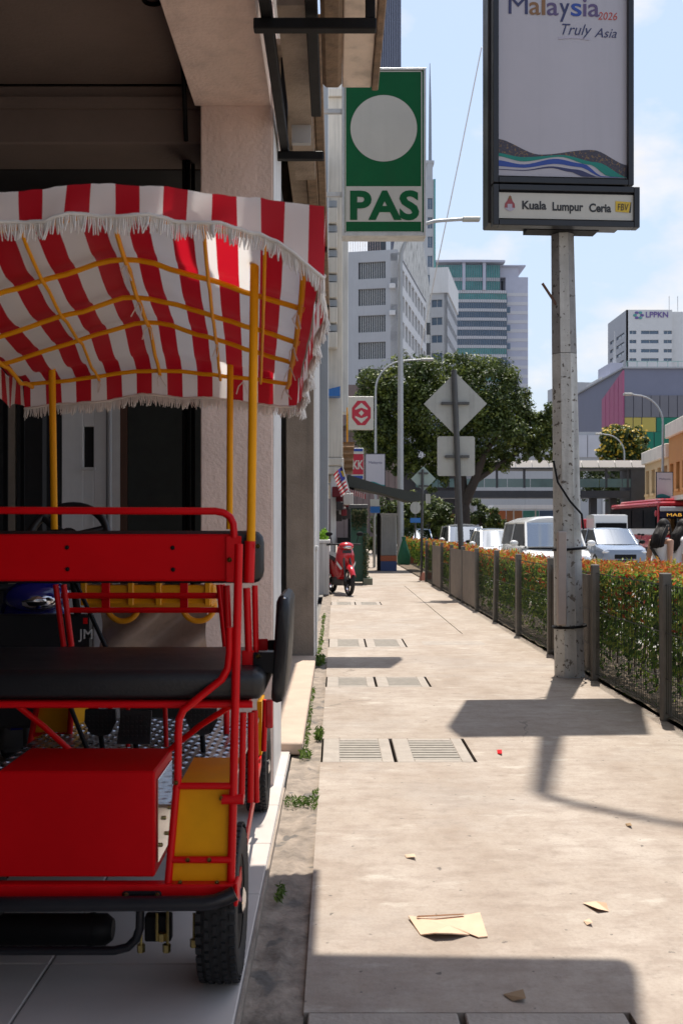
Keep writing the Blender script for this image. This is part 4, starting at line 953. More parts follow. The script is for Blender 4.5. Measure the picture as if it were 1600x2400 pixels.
scrap('paper_scrap', 'small pale curled scrap of card by the right side of the pavement', 'scrap', [(1364,2116),(1395,2112),(1420,2116),(1426,2136),(1400,2130)], M_card)
scrap('paper_scrap', 'tiny pale scrap just below the curled scrap', 'scrap', [(1366,2158),(1380,2153),(1388,2162),(1374,2168)], M_card)
scrap('red_scrap', 'tiny bright red scrap of litter beside the drain cover', 'scrap', [(1164,1757),(1175,1757),(1176,1766),(1165,1766)], M_red)
scrap('dry_leaf', 'brown dry leaf lying in the foreground shadow', 'leaf', [(1178,2330),(1225,2318),(1232,2340),(1200,2346)], mat('dry leaf', (.26,.17,.09), .9))
scrap('dry_leaf', 'small tan dry leaf near the lamp arm shadow', 'leaf', [(1464,1930),(1476,1928),(1480,1935),(1468,1936)], mat('dry leaf', (.26,.17,.09), .9))
scrap('paper_scrap', 'tiny peach scrap on the pavement left of the cardboard', 'scrap', [(948,2003),(970,2001),(974,2008),(952,2010)], M_card)
for k, (px, py) in enumerate(((820,2300),(870,2310),(815,2335))): pass
# ------------------------------------------------------------------ signs and posts in the middle distance
M_signback = mat('grey aluminium sign back', (.40,.40,.37), .55, .2, .12, 5, streak=.22)
M_gpost = mat('dark grey steel post', (.085,.085,.085), .5, .5, .2, 8)
M_lamp = mat('galvanised lamp pole', (.38,.39,.40), .5, .5, .12, 4, streak=.1)
YD = 20.
T1 = thing('road_sign', 'tall diamond and square road signs seen from behind on one grey post', 'road sign', (wx(1084,YD), YD, 0))
MB().tube([at(1085,1400,YD), at(1080,1290,YD), at(1063,868,YD)], .062*.9, 10).build('post', M_gpost, T1, 1)
def plate(c, pts, t=.02): return MB().prism([(c.x+p[0], c.z+p[1]) for p in pts], 'xz', c.y-t, c.y)
c = at(1066,947,YD+.10); h = 74*YD/F
MB().prism([(c.x,c.z-h),(c.x+h,c.z),(c.x,c.z+h),(c.x-h,c.z)],'xz',YD+.06,YD+.09).build('diamond_plate', M_signback, T1)
MB().box(wx(1034,YD),wx(1099,YD),YD-.01,YD+.058,wz(948,YD),wz(942,YD)).build('clamp_bar', M_gpost, T1)
s0, s1, s2, s3 = wx(1025,YD), wx(1113,YD), wz(1115,YD), wz(1022,YD); q = .03
MB().prism([(s0+q,s2),(s1-q,s2),(s1,s2+q),(s1,s3-q),(s1-q,s3),(s0+q,s3),(s0,s3-q),(s0,s2+q)],'xz',YD+.06,YD+.09).build('square_plate', M_signback, T1)
MB().box(wx(1043,YD),wx(1099,YD),YD-.01,YD+.058,wz(1073,YD),wz(1067,YD)).build('clamp_bar', M_gpost, T1)
YE = 27.
T2 = thing('road_sign', 'smaller greenish diamond sign seen from behind above a brown base', 'road sign', (wx(990,YE), YE, 0))
MB().tube([at(987,1355,YE), at(990,1100,YE)], .035, 8).build('post', M_gpost, T2, 1)
c = at(992,1122,YE); h = 29*YE/F
MB().prism([(c.x,c.z-h),(c.x+h,c.z),(c.x,c.z+h),(c.x-h,c.z)],'xz',YE+.04,YE+.07).build('diamond_plate', mat('greenish sign back', (.30,.37,.34), .55, .2, .12, 5), T2)
for y in (1109, 1139): MB().box(wx(980,YE),wx(1003,YE),YE-.01,YE+.038,wz(y+2,YE),wz(y-2,YE)).build('clamp_bar', M_gpost, T2)
MB().box(wx(997,YE),wx(1008,YE),YE-.05,YE+.02,wz(1180,YE),wz(1158,YE)).build('small_plate', M_signback, T2)
M_rust = mat('rust brown painted wood', (.20,.06,.035), .8, 0, .25, 8)
ST = thing('sign_base', 'rust brown sloping block around the foot of the small diamond sign', 'base', (wx(1004,YE), YE, 0))
MB().loft([[(wx(983,YE),YE-.3,0),(wx(1026,YE),YE-.3,0),(wx(1026,YE),YE+.3,0),(wx(983,YE),YE+.3,0)],[(wx(987,YE),YE-.18,.20),(wx(1024,YE),YE-.18,.20),(wx(1024,YE),YE+.2,.20),(wx(987,YE),YE+.2,.20)]]).build('block', M_rust, ST)
MB().box(wx(1020,YE),wx(1026,YE),YE-.05,YE+.02,.2,.85).build('stake', M_rust, ST)
MB().box(wx(999,YE),wx(1003,YE),YE-.05,YE+.02,.2,.95).build('stake', M_rust, ST)

def street_lamp(label, base, h, armx, r=.09, arc=1.6):
    t = thing('street_lamp', label, 'street lamp', base, 'street lamps'); x, y, _ = base; s = 1 if armx > 0 else -1
    MB().tube([(x,y,-.1),(x,y,h*.5),(x,y,h-arc)], [r,r*.8,r*.6], 10).build('pole', M_lamp, t, 1)
    pts = [(x + s*arc*1.0*(1-math.cos(a*PI/16)), y, h-arc+arc*math.sin(a*PI/16)) for a in range(9)] + [(x+armx*.8,y,h+.06)]
    MB().tube(pts, [r*.6]*3+[r*.5]*7, 8).build('arm', M_lamp, t, 1)
    MB().box(x+armx*.78,x+armx,y-.16,y+.16,h-.02,h+.12,.03).build('lamp_head', M_signback, t)
    return t
street_lamp('tall grey street lamp behind the party sign with arm over the road', (wx(938,40),40,0), 13.4, 3.1, .14)
street_lamp('white street lamp with a tourism banner above the stall awning', (wx(880,55),55,0), 10.4, 3.1, .09)
street_lamp('grey street lamp over the bridge roof at the far right', (wx(1552,60),60,-.12), 9.2, -2.3, .10)
street_lamp('grey street lamp in front of the yellow flowering tree', (wx(1462,85),85,-.12), 9.2, -2.4, .10)
def banner(label, px0, px1, py0, py1, Y):
    t = thing('street_banner', label, 'banner', (wx((px0+px1)/2,Y), Y, wz(py1,Y)), 'tourism banners on lamp poles'); x0, x1, z0, z1 = wx(px0,Y), wx(px1,Y), wz(py1,Y), wz(py0,Y); e = (x1-x0)*.04
    MB().box(x0,x1,Y-.02,Y+.06,z0,z1).build('frame', M_frame, t)
    p = MB().box(x0+e,x1-e,Y-.035,Y-.021,z0+e,z1-e).build('poster', M_ad, t)
    text('Malaysia', (z1-z0)*.10, INK['navy'], p, 'lettering', ((x0+x1)/2, Y-.042, z0+(z1-z0)*.70), width=(x1-x0)*.66)
    n = 16
    MB()._add([(x0+e+(x1-x0-2*e)*k/n, Y-.042, z0+e) for k in range(n+1)] + [(x0+e+(x1-x0-2*e)*k/n, Y-.042, z0+(z1-z0)*(.12+.05*math.sin(k/n*5))) for k in range(n+1)], [(k,k+1,n+2+k,n+1+k) for k in range(n)]).build('wave_band', INK['teal'], p)
banner('tourism banner hanging above the stall awning', 855, 903, 1063, 1142, 54.8)
banner('tourism banner at the far right above the red bus', 1536, 1576, 1106, 1168, 59.8)
# bank sign
YB = 34.
b0, b1, b2, b3 = wx(816,YB), wx(875,YB), wz(1007,YB), wz(929,YB)
BK = thing('bank_sign', 'white projecting sign with red octagon emblem', 'sign', ((b0+b1)/2, YB, b2))
MB().box(b0,b1,YB,YB+.2,b2,b3,.01).build('face', M_signwhite, BK)
M_bred = mat('emblem red', (.42,.010,.035), .4, 0, .06, 4)
cx, cz, r = wx(846.5,YB), wz(968,YB), 24*YB/F
oct_ = lambda r, y: [(cx+r*1.0*math.sin(PI/8+PI/4*k)/math.cos(PI/8)*.92, y, cz+r*1.2*math.cos(PI/8+PI/4*k)/math.cos(PI/8)) for k in range(8)]
em = MB().poly(oct_(r, YB-.004)).build('emblem', M_bred, BK)
U = r/24*1.; W = lambda pts: MB().poly([(cx+a*r, YB-.008, cz+b*r) for a, b in pts])
W([(-.62,.42),(0,1.0),(.62,.42),(.60,.30),(0,.52),(-.60,.30)]).build('chevron', M_signwhite, em)
W([(-.62,-.42),(-.60,-.30),(0,-.52),(.60,-.30),(.62,-.42),(0,-1.0)]).build('chevron', M_signwhite, em)
W([(-.26,0),(0,.28),(.26,0),(0,-.28)]).build('diamond', M_signwhite, em)
# KK sign
YK = 38.
k0, k1, k2, k3 = wx(823,YK), wx(852,YK), wz(1125,YK), wz(1050,YK)
KK = thing('shop_sign', 'red and white vertical KK shop sign beside the bamboo blind', 'sign', (k0, YK, k2))
MB().box(k0,k1,YK,YK+.15,k2,k3,.01).build('face', M_signwhite, KK)
MB().poly([(k0+.01,YK-.004,wz(1112,YK)),(k1-.01,YK-.004,wz(1112,YK)),(k1-.01,YK-.004,wz(1064,YK)),(k0+.01,YK-.004,wz(1064,YK))]).build('red_field', M_bred, KK)
text('KK', 20*YK/F/.7, M_signwhite, KK, 'lettering', ((k0+k1)/2, YK-.008, wz(1099,YK)), bold=.03, width=(k1-k0)*.86)
for z in (1054, 1118): MB().box(k0+.03,k1-.03,YK-.006,YK-.001,wz(z+4,YK),wz(z-3,YK)).build('blue_script', INK['blue'], KK)
# bamboo blind, yellow post
tag(MB().sheet(lambda u, v: tuple(at(803+27*u-4*v*u, 1036+75*v, 33)+Vector((0,.06*math.sin(v*30),0))), 6, 40).build('bamboo_blind', mat('bamboo strips', (.26,.15,.075), .8, 0, .35, 16)), 'rolled brown bamboo blind hanging from the shop house', 'blind')
tag(MB().box(wx(812,33.2),wx(815,33.2),33.2,33.25,wz(1036,33.2),wz(955,33.2)).build('yellow_strip', M_yel), 'narrow upright yellow strip above the bamboo blind', 'strip')
# flag
def flagmat():
    m = stripes('flag stripes', .085, 0, (.62,.60,.58), (.45,.012,.03)); return m
M_fblue = mat('flag blue', (.02,.02,.20), .7)
FL = thing('flag', 'striped red white and blue flag on a short white staff', 'flag', at(820,1165,29.))
YFl = 29.
def fpt(u, v): p = at(803-22*u*(1-.2*v)+14*v, 1090+26*u*.5+62*v*(1-.15*u)+10*u, YFl); return p + Vector((0,.10*math.sin(u*7+v*3),0))
MB().sheet(lambda u, v: tuple(fpt(u,v)), 16, 16, lambda u, v: (v*1.2, u)).build('cloth', flagmat(), FL, 3.2)
MB().sheet(lambda u, v: tuple(fpt(u*.5,v*.5)+Vector((0,-.012,0))), 8, 8).build('canton', M_fblue, FL, 3.2)
cc = fpt(.25,.25)+Vector((0,-.03,0)); MB().poly([cc+Vector((.09*math.cos(t*.4),0,.09*math.sin(t*.4))) for t in range(16)]).build('crescent', INK['yellow'], FL)
MB().tube([at(800,1084,YFl-.03), at(820,1160,YFl-.03)], .018, 6).build('staff', M_whitep, FL)
FL2 = thing('flag', 'small red and white flag hanging beside the bluish column', 'flag', at(744,950,21.5))
MB().sheet(lambda u, v: tuple(at(741+9*v-2*u,905+50*v,21.4+.2*u)), 4, 12, lambda u, v: (v*.5+u*.1, u)).build('cloth', flagmat(), FL2, 3.2)
# awning
M_aw = mat('grey green canvas awning', (.045,.05,.045), .8, 0, .2, 4)
YA = 32.
AW = thing('stall_awning', 'dark grey green stall awning stretched over the pavement', 'awning', at(900,1160,YA))
MB()._add([at(815,1112,YA),at(902,1140,YA),at(1001,1158,YA),at(1001,1172,YA),at(960,1176,YA),at(902,1158,YA),at(815,1140,YA)]+[p+Vector((0,2.2,.02)) for p in (at(815,1112,YA),at(902,1140,YA),at(1001,1158,YA),at(1001,1172,YA),at(960,1176,YA),at(902,1158,YA),at(815,1140,YA))],
    [(6,5,1,0),(5,4,3,2,1),(0,1,8,7),(1,2,9,8),(2,3,10,9),(3,4,11,10),(4,5,12,11),(5,6,13,12),(7,8,12,13),(8,9,10,11,12)]).build('canvas', M_aw, AW)
MB().box(wx(815,YA),wx(830,YA),YA+.2,YA+.25,0,2.7).build('pole', M_blacksteel, AW)
M_valr = stripes('red white scallops', .06, 0, (.6,.58,.56), (.40,.015,.03))
MB().sheet(lambda u, v: tuple(at(818+38*u,1146+12*u+12*v,31.9)), 20, 2, lambda u, v: (u*.9, v)).build('scallop_trim', M_valr, AW)
# green booth, cabinet, sack
M_dgreen = mat('dark green booth paint', (.010,.07,.042), .5, 0, .2, 6, streak=.1)
YG = 25.
GB = thing('green_booth', 'tall narrow dark green booth behind the red scooter', 'booth', (wx(840,YG), YG, 0))
MB().box(wx(822,YG),wx(859,YG),YG,YG+.7,.06,wz(1192,YG),.01).build('body', M_dgreen, GB)
MB().box(wx(818,YG),wx(862,YG),YG-.04,YG+.75,wz(1192,YG),wz(1182,YG),.01).build('roof', M_gpost, GB)
MB().box(wx(850,YG),wx(872,YG),YG-.25,YG+.4,0,.16,.01).build('base_block', mat('mossy concrete', (.18,.19,.14), .9), GB)
v, f, cl = [], [], []
for k in range(700):
    u = RND.random(); z = RND.random()
    p = at(824+36*u, 1195+50*z*(.5+.5*RND.random()), YG-.05-.1*RND.random()) if k < 450 else at(851+14*RND.random(), 1250+110*z, YG-.06-.1*RND.random())
    leaf_cloud(v,f,cl,p,Vector((RND.uniform(-1,1),-1,RND.uniform(-.5,1))),.10,RND.choice([(.05,.08,.03),(.09,.10,.05),(.16,.15,.08),(.03,.05,.02)]),.22)
tag(leaves_obj('hanging_plant', v, f, cl, M_leaf, GB), kind='stuff')
YC = 33.
M_cab = mat('grey cabinet paint', (.40,.39,.37), .6, 0, .12, 5, streak=.15); M_or = mat('orange band paint', (.45,.12,.05), .6); M_bl = mat('blue band paint', (.05,.08,.20), .6)
CA = thing('utility_cabinet', 'grey ribbed utility cabinet with orange band and blue foot', 'cabinet', (wx(910,YC), YC, 0))
x0, x1 = wx(892,YC), wx(929,YC); MB().box(x0,x1,YC,YC+.5,wz(1302,YC),wz(1208,YC),.01).build('body', M_cab, CA)
for k in range(9): MB().box(x0+.03+k*.053,x0+.055+k*.053,YC-.045,YC+.001,wz(1300,YC),wz(1213,YC)).build('rib', M_cab, CA)
MB().box(x0-.02,x1+.02,YC-.03,YC+.52,wz(1208,YC),wz(1203,YC)).build('lid', M_cab, CA)
MB().box(x0-.004,x1+.004,YC-.024,YC+.5,wz(1315,YC),wz(1302.3,YC)).build('orange_band', M_or, CA); MB().box(x0-.002,x1+.002,YC-.022,YC+.5,0,wz(1315.3,YC)).build('blue_foot', M_bl, CA)
tag(MB().box(wx(884,33.3),wx(891,33.3),33.3,33.8,0,wz(1203,33.3)).build('black_cabinet', M_blacksteel), 'narrow black cabinet against the left of the grey cabinet', 'cabinet')
YQ = 38.
GS = thing('green_sack', 'dark green net sack slumped against the lamp pole', 'sack', (wx(946,YQ), YQ, 0))
MB().loft([[(wx(946+s*math.cos(2*PI*k/14),YQ), YQ+s*.012*math.sin(2*PI*k/14), wz(y,YQ)) for k in range(14)] for y, s in ((1326,12),(1318,15),(1305,15.5),(1292,12),(1278,8),(1266,4),(1258,5.5))]).build('bag', mat('green netting', (.02,.13,.07), .8, 0, .3, 12), GS, 1)
tag(MB().box(wx(962,39),wx(990,39),39,39.6,0,wz(1305,39)).build('brick_planter', mat('terracotta', (.30,.10,.06), .85, 0, .2, 9)), 'low terracotta planter at the far end of the hedge', 'planter')
# bus stop board and round sign
BS = thing('direction_sign', 'small white and blue sign on a pale post behind the booth', 'sign', (wx(877,36), 36, 0))
MB().box(wx(867,36),wx(889,36),36,36.06,wz(1186,36),wz(1170,36)).build('white_plate', M_signwhite, BS); MB().box(wx(867,36),wx(890,36),36,36.06,wz(1202,36),wz(1187,36)).build('blue_plate', M_bluesign, BS)
MB().tube([(wx(877,36),36.1,0),(wx(877,36),36.1,wz(1170,36))], .05, 8).build('post', M_signback, BS, 1)
RS = thing('round_sign', 'round grey road sign seen from behind under the awning end', 'road sign', (wx(973,46), 46, 0))
c = at(973,1190,46); MB().prism([(c.x+.24*math.cos(k*PI/10), c.z+.28*math.sin(k*PI/10)) for k in range(20)],'xz',46,46.03).build('plate', M_signback, RS)
MB().tube([(c.x,46.06,0),(c.x,46.06,c.z+.2)], .04, 8).build('post', M_gpost, RS, 1); MB().box(wx(961,46),wx(985,46),46,46.04,wz(1225,46),wz(1214,46)).build('blue_plate', M_bluesign, RS)
# stall clutter under the flag
CL = thing('stall_goods', 'cluttered dark red and white goods hanging under the flag', 'goods', (wx(803,30), 30, 1.5))
for k in range(14):
    p = at(786+RND.random()*32, 1150+RND.random()*60, 29.6+RND.random()); s = RND.uniform(.08,.16)
    MB().box(p.x-s,p.x+s,p.y-.1,p.y+.1,p.z-s*1.3,p.z+s,.02).build('bag', RND.choice([mat('maroon cloth',(.14,.01,.015),.8), mat('off white cloth',(.5,.47,.43),.8), mat('dark cloth',(.03,.025,.025),.8)]), CL)
MB().box(wx(790,30.2),wx(818,30.2),30,30.6,0,1.1).build('counter', M_blacksteel, CL)
# ------------------------------------------------------------------ motorcycles
def motorcycle(t, body, w2=M_blacksteel, seatm=M_vinyl):
    """Underbone scooter facing -Y, parts written round the origin."""
    P = lambda mb, nm, m, sm=1.: mb.build(nm, m, t, sm)
    R = .28
    for (y, nm) in ((-.62,'front_wheel'),(.62,'rear_wheel')):
        w = P(MB().lathe([(R*.80,-.035),(R*.92,-.042),(R*.99,-.022),(R,0),(R*.99,.022),(R*.92,.042),(R*.80,.035),(R*.78,0),(R*.80,-.035)],(0,y,R),'x',32), nm, M_rubber)
        MB().lathe([(R*.80,-.02),(R*.74,-.015),(R*.74,.015),(R*.80,.02)],(0,y,R),'x',32).build('rim', M_chrome, w, 1)
        for k in range(5): a = 2*PI*k/5+.4; MB().tube([(0,y+.05*math.sin(a),R+.05*math.cos(a)),(0,y+R*.76*math.sin(a),R+R*.76*math.cos(a))], .016, 6).build('spoke', M_blacksteel, w, 1)
        MB().lathe([(0,-.05),(.05,-.045),(.05,.045),(0,.05)],(0,y,R),'x',14).build('hub', M_blacksteel, w, 1)
    P(MB().lathe([(.055,.052),(.11,.052),(.11,.056),(.055,.056),(.055,.052)],(0,-.62,R),'x',20), 'brake_disc', M_chrome)
    for s in (-1,1): P(MB().tube([(s*.075,-.62,R),(s*.07,-.50,.62),(s*.06,-.42,.86)], .022, 8), 'fork', M_gpost)
    P(MB().box(.06,.10,-.60,-.52,R-.02,R+.10,.01), 'brake_caliper', M_red)
    mb = MB(); n = 10; rings = []
    for k in range(n+1):
        a = -1.1+2.0*k/n; rr = R+.045; c0 = Vector((0,-.62-rr*math.sin(a+.25)*1.0, R+rr*math.cos(a+.25)))
        wd = .065*(1-.35*abs(k/n-.5)); rings.append([c0+Vector((-wd,0,-.05)), c0+Vector((-wd*.7,0,.01)), c0+Vector((0,0,.03)), c0+Vector((wd*.7,0,.01)), c0+Vector((wd,0,-.05))])
    P(mb.loft(rings, closed=False), 'front_fender', body)
    sh = [(-.02,1.0,-.30,.10),(.06,.96,-.40,.15),(.0,.82,-.43,.19),(.0,.66,-.40,.20),(.0,.50,-.33,.17),(0,.36,-.24,.12)]
    P(MB().loft([[(-w,y+.12,z),(-w*.9,y+.02,z),(-w*.45,y-.05,z),(w*.45,y-.05,z),(w*.9,y+.02,z),(w,y+.12,z),(w*.8,y+.15,z),(-w*.8,y+.15,z)] for (_,z,y,w) in sh]), 'front_shield', body)
    for s in (-1,1): P(MB()._add([(s*.20,-.405,.70),(s*.10,-.465,.55),(s*.13,-.45,.52),(s*.205,-.39,.64)],[(0,1,2,3)] if s<0 else [(3,2,1,0)]), 'shield_decal', M_whitep, None)
    P(MB().ball((0,-.40,1.0),(.16,.13,.085),16,10), 'headlight_cowl', body); P(MB().ball((0,-.475,.985),(.10,.06,.05),14,8), 'headlight', M_chrome)
    P(MB().tube([(-.36,-.22,1.03),(-.16,-.30,1.04),(.16,-.30,1.04),(.36,-.22,1.03)], .018, 8), 'handlebar', M_rubber)
    for s in (-1,1):
        m = P(MB().tube([(s*.26,-.26,1.04),(s*.30,-.28,1.22)], .008, 6), 'mirror_stem', M_blacksteel); MB().ball((s*.33,-.28,1.25),(.075,.02,.045),12,8).build('mirror', M_blacksteel, m, 1)
    P(MB().loft([[(-w,y,z0),(w,y,z0),(w*.9,y,z1),(-w*.9,y,z1)] for y,w,z0,z1 in ((-.2,.10,.32,.48),(0,.11,.30,.52),(.2,.14,.38,.70),(.55,.15,.5,.74),(.85,.08,.62,.76))]), 'body_shell', body)
    P(MB().loft([[(-w,y,z-.05),(w,y,z-.05),(w*.9,y,z+.03),(0,y,z+.05),(-w*.9,y,z+.03)] for y,w,z in ((.0,.09,.70),(.15,.13,.75),(.5,.14,.79),(.8,.10,.82))]), 'seat', seatm)
    P(MB().box(-.15,.15,-.1,.35,.18,.36,.04), 'engine', M_gpost); P(MB().tube([(.16,.0,.22),(.17,.4,.25),(.17,.85,.33)], [.025,.04,.055], 10), 'exhaust', M_chrome)
    P(MB().tube([(-.13,.1,.25),(-.24,.0,.02)], .01, 6), 'kickstand', M_blacksteel); P(MB().box(-.09,.09,-.475,-.46,.86,.92), 'number_plate', INK['black'], None)
M_scoot = mat('scooter red paint', (.52,.012,.02), .22, 0, .06, 5, coat=.6)
SC = thing('scooter', 'red scooter parked at the kerb facing the camera', 'motorcycle', (wx(818,20.7)-.17, 21.3, 0), local=True, rotz=math.radians(16)); motorcycle(SC, M_scoot)
BM = thing('motorbike', 'dark blue motorbike parked inside the shop beside the cart', 'motorcycle', (-1.62, 5.35, .022), local=True, rotz=math.radians(25)); motorcycle(BM, mat('deep blue paint', (.012,.012,.18), .2, 0, .05, 5, coat=.6))
tag(MB()._add([at(876+6*math.cos(k*.9),1298,41) for k in range(7)]+[at(878,1255,41)], [(k,(k+1)%7,7) for k in range(7)]).build('traffic_cone', mat('dusty dark rubber',(.05,.05,.06),.8)), 'dark cone shape standing behind the booth', 'cone')
# ------------------------------------------------------------------ vehicles on the road
M_wscreen = mat('tinted windscreen', (.05,.11,.20), .05, .15, .10, .8, spec=1.0)
M_sideglass = mat('dark side glass', (.008,.009,.011), .22, 0, .2, 1., spec=.04)
def car_glass(name, tint, base):
    m = bpy.data.materials.new(name); m.use_nodes = True; N, L = m.node_tree.nodes, m.node_tree.links; N.remove(N['Principled BSDF'])
    tr = N.new('ShaderNodeBsdfTransparent'); tr.inputs['Color'].default_value = (*tint,1); gl = N.new('ShaderNodeBsdfGlossy'); gl.inputs['Roughness'].default_value = .03; gl.inputs['Color'].default_value = (.80,.90,1.,1)
    fr = N.new('ShaderNodeFresnel'); fr.inputs['IOR'].default_value = 1.62; ad = N.new('ShaderNodeMath'); ad.operation = 'MULTIPLY_ADD'; ad.inputs[1].default_value = 1.5; ad.inputs[2].default_value = base; ad.use_clamp = True
    L.new(fr.outputs[0], ad.inputs[0]); mx = N.new('ShaderNodeMixShader'); L.new(ad.outputs[0], mx.inputs[0]); L.new(tr.outputs[0], mx.inputs[1]); L.new(gl.outputs[0], mx.inputs[2]); L.new(mx.outputs[0], N['Material Output'].inputs['Surface']); return m
M_wscreen = car_glass('windscreen glass', (.40,.48,.54), .26)
M_seat = mat('dark car interior', (.02,.02,.022), .8, 0, .3, 8)
M_tyre = mat('road tyre', (.02,.02,.02), .85, 0, .2, 10)
M_lens = mat('lamp lens', (.70,.70,.72), .1, .6, .05, 5)
def paint(nm, c): return mat(nm, c, .25, 0, .04, 2, coat=.7)
P_white = paint('white car paint', (.72,.72,.71)); P_silver = paint('silver blue car paint', (.21,.25,.32)); P_grey = paint('grey car paint', (.20,.21,.22)); P_red = paint('bus red paint', (.42,.02,.035)); P_bluec = paint('pale blue car paint', (.20,.32,.48))
def vehicle(t, L, W, H, hood, belt, nose, paintm, roofm=None, cowl=1.15, rf=1.75, rr=None, rear=None, boot=None, brow=.055):
    """Car facing -Y, parts round the origin at ground level."""
    h, w = L/2, W/2; rr = rr or L-.75; rear = rear or L-.12; boot = boot or belt
    st = [(-h,.34,nose-.12,.70),(-h+.05,.28,nose-.02,.84),(-h+.25,.24,nose+.03,.94),(-h+.7,.22,hood-.03,.99),(-h+cowl,.22,hood+.02,1.),(-h+cowl+.25,.22,belt,1.),(h-.9,.22,belt+.02,1.),(h-.35,.25,boot,.97),(h-.08,.30,boot-.04,.90),(h,.38,boot-.18,.80)]
    rings = []
    for y, zb, zt, k in st:
        a = w*k; rings.append([(-a*.90,y,zb),(a*.90,y,zb),(a,y,zb+.16),(a*1.0,y,zb+(zt-zb)*.72),(a*.955,y,zt-.03),(a*.86,y,zt),(-a*.86,y,zt),(-a*.955,y,zt-.03),(-a,y,zb+(zt-zb)*.72),(-a,y,zb+.16)])
    body = MB().loft(rings).build('body', paintm, t, .7)
    yf, yrf, yrr, yr = -h+cowl, -h+rf, -h+rr, -h+rear
    wb, wr, zr = w*.90, w*.74, H-brow; zb = belt
    A = lambda s: Vector((s*wb*.93,yf,hood+.02)); Bp = lambda s: Vector((s*wr,yrf,zr)); C = lambda s: Vector((s*wr,yrr,zr)); D = lambda s: Vector((s*wb*.93,yr,zb))
    def bow(p, q, r, s_, d, n=10):  # curved glass between left/right edges
        return MB().sheet(lambda u, v: tuple((p.lerp(q,u)).lerp(r.lerp(s_,u),v) + Vector((0,d*(1-(2*u-1)**2),0))), n, 4)
    bow(A(-1),A(1),Bp(-1),Bp(1),-.12).build('windscreen', M_wscreen, t, 3.2)
    bow(D(1),D(-1),C(1),C(-1),.10).build('rear_window', M_sideglass, t, 3.2)
    ym = (yf+yr)/2+.15
    ins = MB().box(-wb*.85,wb*.85,yf+.02,yf+.45,zb-.25,zb-.04,.03).build('dashboard', M_seat, t)
    for s in (-1,1):
        st_ = cushion(s*.36-.24,s*.36+.24,yf+1.0,yf+1.25,zb-.5,zb+.22,.06).build('front_seat', M_seat, t, .8); MB().ball((s*.36,yf+1.15,zb+.32),(.13,.06,.10),10,8).build('headrest', M_seat, st_, 1)
    MB().box(-wb*.9,wb*.9,yf+.9,yr-.2,zb-.62,zb-.52).build('cabin_floor', M_seat, t); MB().box(-wb*.8,wb*.8,yr-.75,yr-.55,zb-.5,zb+.12,.05).build('rear_seat', M_seat, t)
    MB().tube([(-wb*.4,yf-.02,hood+.05),(wb*.1,yf+.06,hood+.12)], .012, 5).build('wiper', M_blacksteel, t)
    for s in (-1,1):
        MB().box(s*w*.86-.012,s*w*.86+.012,-h+cowl-.1,-h+cowl-.02,hood-.01,hood+.03).build('washer', M_blacksteel, t)
        MB().box(s*(w+.002)-.006,s*(w+.002)+.006,ym+.25,ym+.45,zb-.14,zb-.10).build('door_handle', paintm, t)
        for yy in (yf+.28, ym, yr-.3): MB().box(s*(w-.004)-.006,s*(w-.004)+.006,yy,yy+.012,.35,zb-.06).build('door_gap', M_seat, t)
    for s in (-1,1):
        f0 = Vector((s*wb*.97,yf+.22,zb)); m0 = Vector((s*wb*.985,ym,zb)); r0 = Vector((s*wb*.97,yr-.1,zb)); m1 = Vector((s*wr*1.02,ym,zr-.01)); b1 = Bp(s)+Vector((s*.01,.02,-.01)); c1 = C(s)+Vector((s*.01,-.02,-.01)); a1 = A(s)+Vector((0,.05,0))
        MB().poly([a1,f0,m0,m1,b1] if s < 0 else [a1,b1,m1,m0,f0][::1]).build('side_window', M_sideglass, t)
        MB().poly([m0,r0,c1,m1] if s < 0 else [m0,m1,c1,r0]).build('side_window', M_sideglass, t)
        MB().tube([A(s)+Vector((0,-.02,-.02)), Bp(s)], .035, 6).build('pillar', paintm, t, 1); MB().tube([m0, m1], .03, 6).build('pillar', M_sideglass if roofm else paintm, t, 1); MB().tube([D(s), C(s)], .045, 6).build('pillar', paintm, t, 1)
        MB().tube([Bp(s), C(s)], .03, 6).build('roof_rail', roofm or paintm, t, 1)
        mr = MB().ball((s*(w+.10),yf+.32,zb+.06),(.11,.06,.075),12,8).build('mirror', M_blacksteel if paintm is not P_white else paintm, t, 1)
        MB().tube([(s*(w-.05),yf+.35,zb+.0),(s*(w+.06),yf+.33,zb+.04)], .02, 6).build('mirror_arm', M_blacksteel, mr, 1)
        hl = MB().ball((s*w*.70,-h+.13,nose-.10),(.17,.12,.085),14,8).build('headlight', M_lens, t, 1)
    MB().loft([[(x*wr*1.04,y,zr+dz+(cr+brow-.055)*(1-abs(x)**2.6)) for x in (-1,-.85,-.5,0,.5,.85,1)] + [(x*wr*1.02,y,zr-.03+dz) for x in (1,0,-1)] for y,cr,dz in ((yrf-.02,.02,-.01),(yrf+.15,.05,0),((yrf+yrr)/2,.06,0),(yrr-.1,.05,0),(yrr+.03,.02,-.01))]).build('roof', roofm or paintm, t, 1)
    MB().box(-w*.45,w*.45,-h-.01,-h+.06,nose-.34,nose-.17,.02).build('grille', M_blacksteel, t); MB().box(-.26,.26,-h-.03,-h-.012,nose-.44,nose-.36).build('number_plate', INK['black'], t)
    for s in (-1,1):
        for y in (-h+.82, h-.82):
            o = MB().lathe([(.19,-.09),(.29,-.09),(.315,-.06),(.315,.06),(.29,.09),(.19,.09)],(s*(w-.09),y,.315),'x',24).build('wheel', M_tyre, t, .7); MB().lathe([(0,.05),(.12,.085),(.19,.08),(.20,.06),(.20,-.06),(.19,-.08),(.12,-.085),(0,-.05)],(s*(w-.09),y,.315),'x',20).build('rim', M_lens, o, .7)
    return body
RZ = -.12
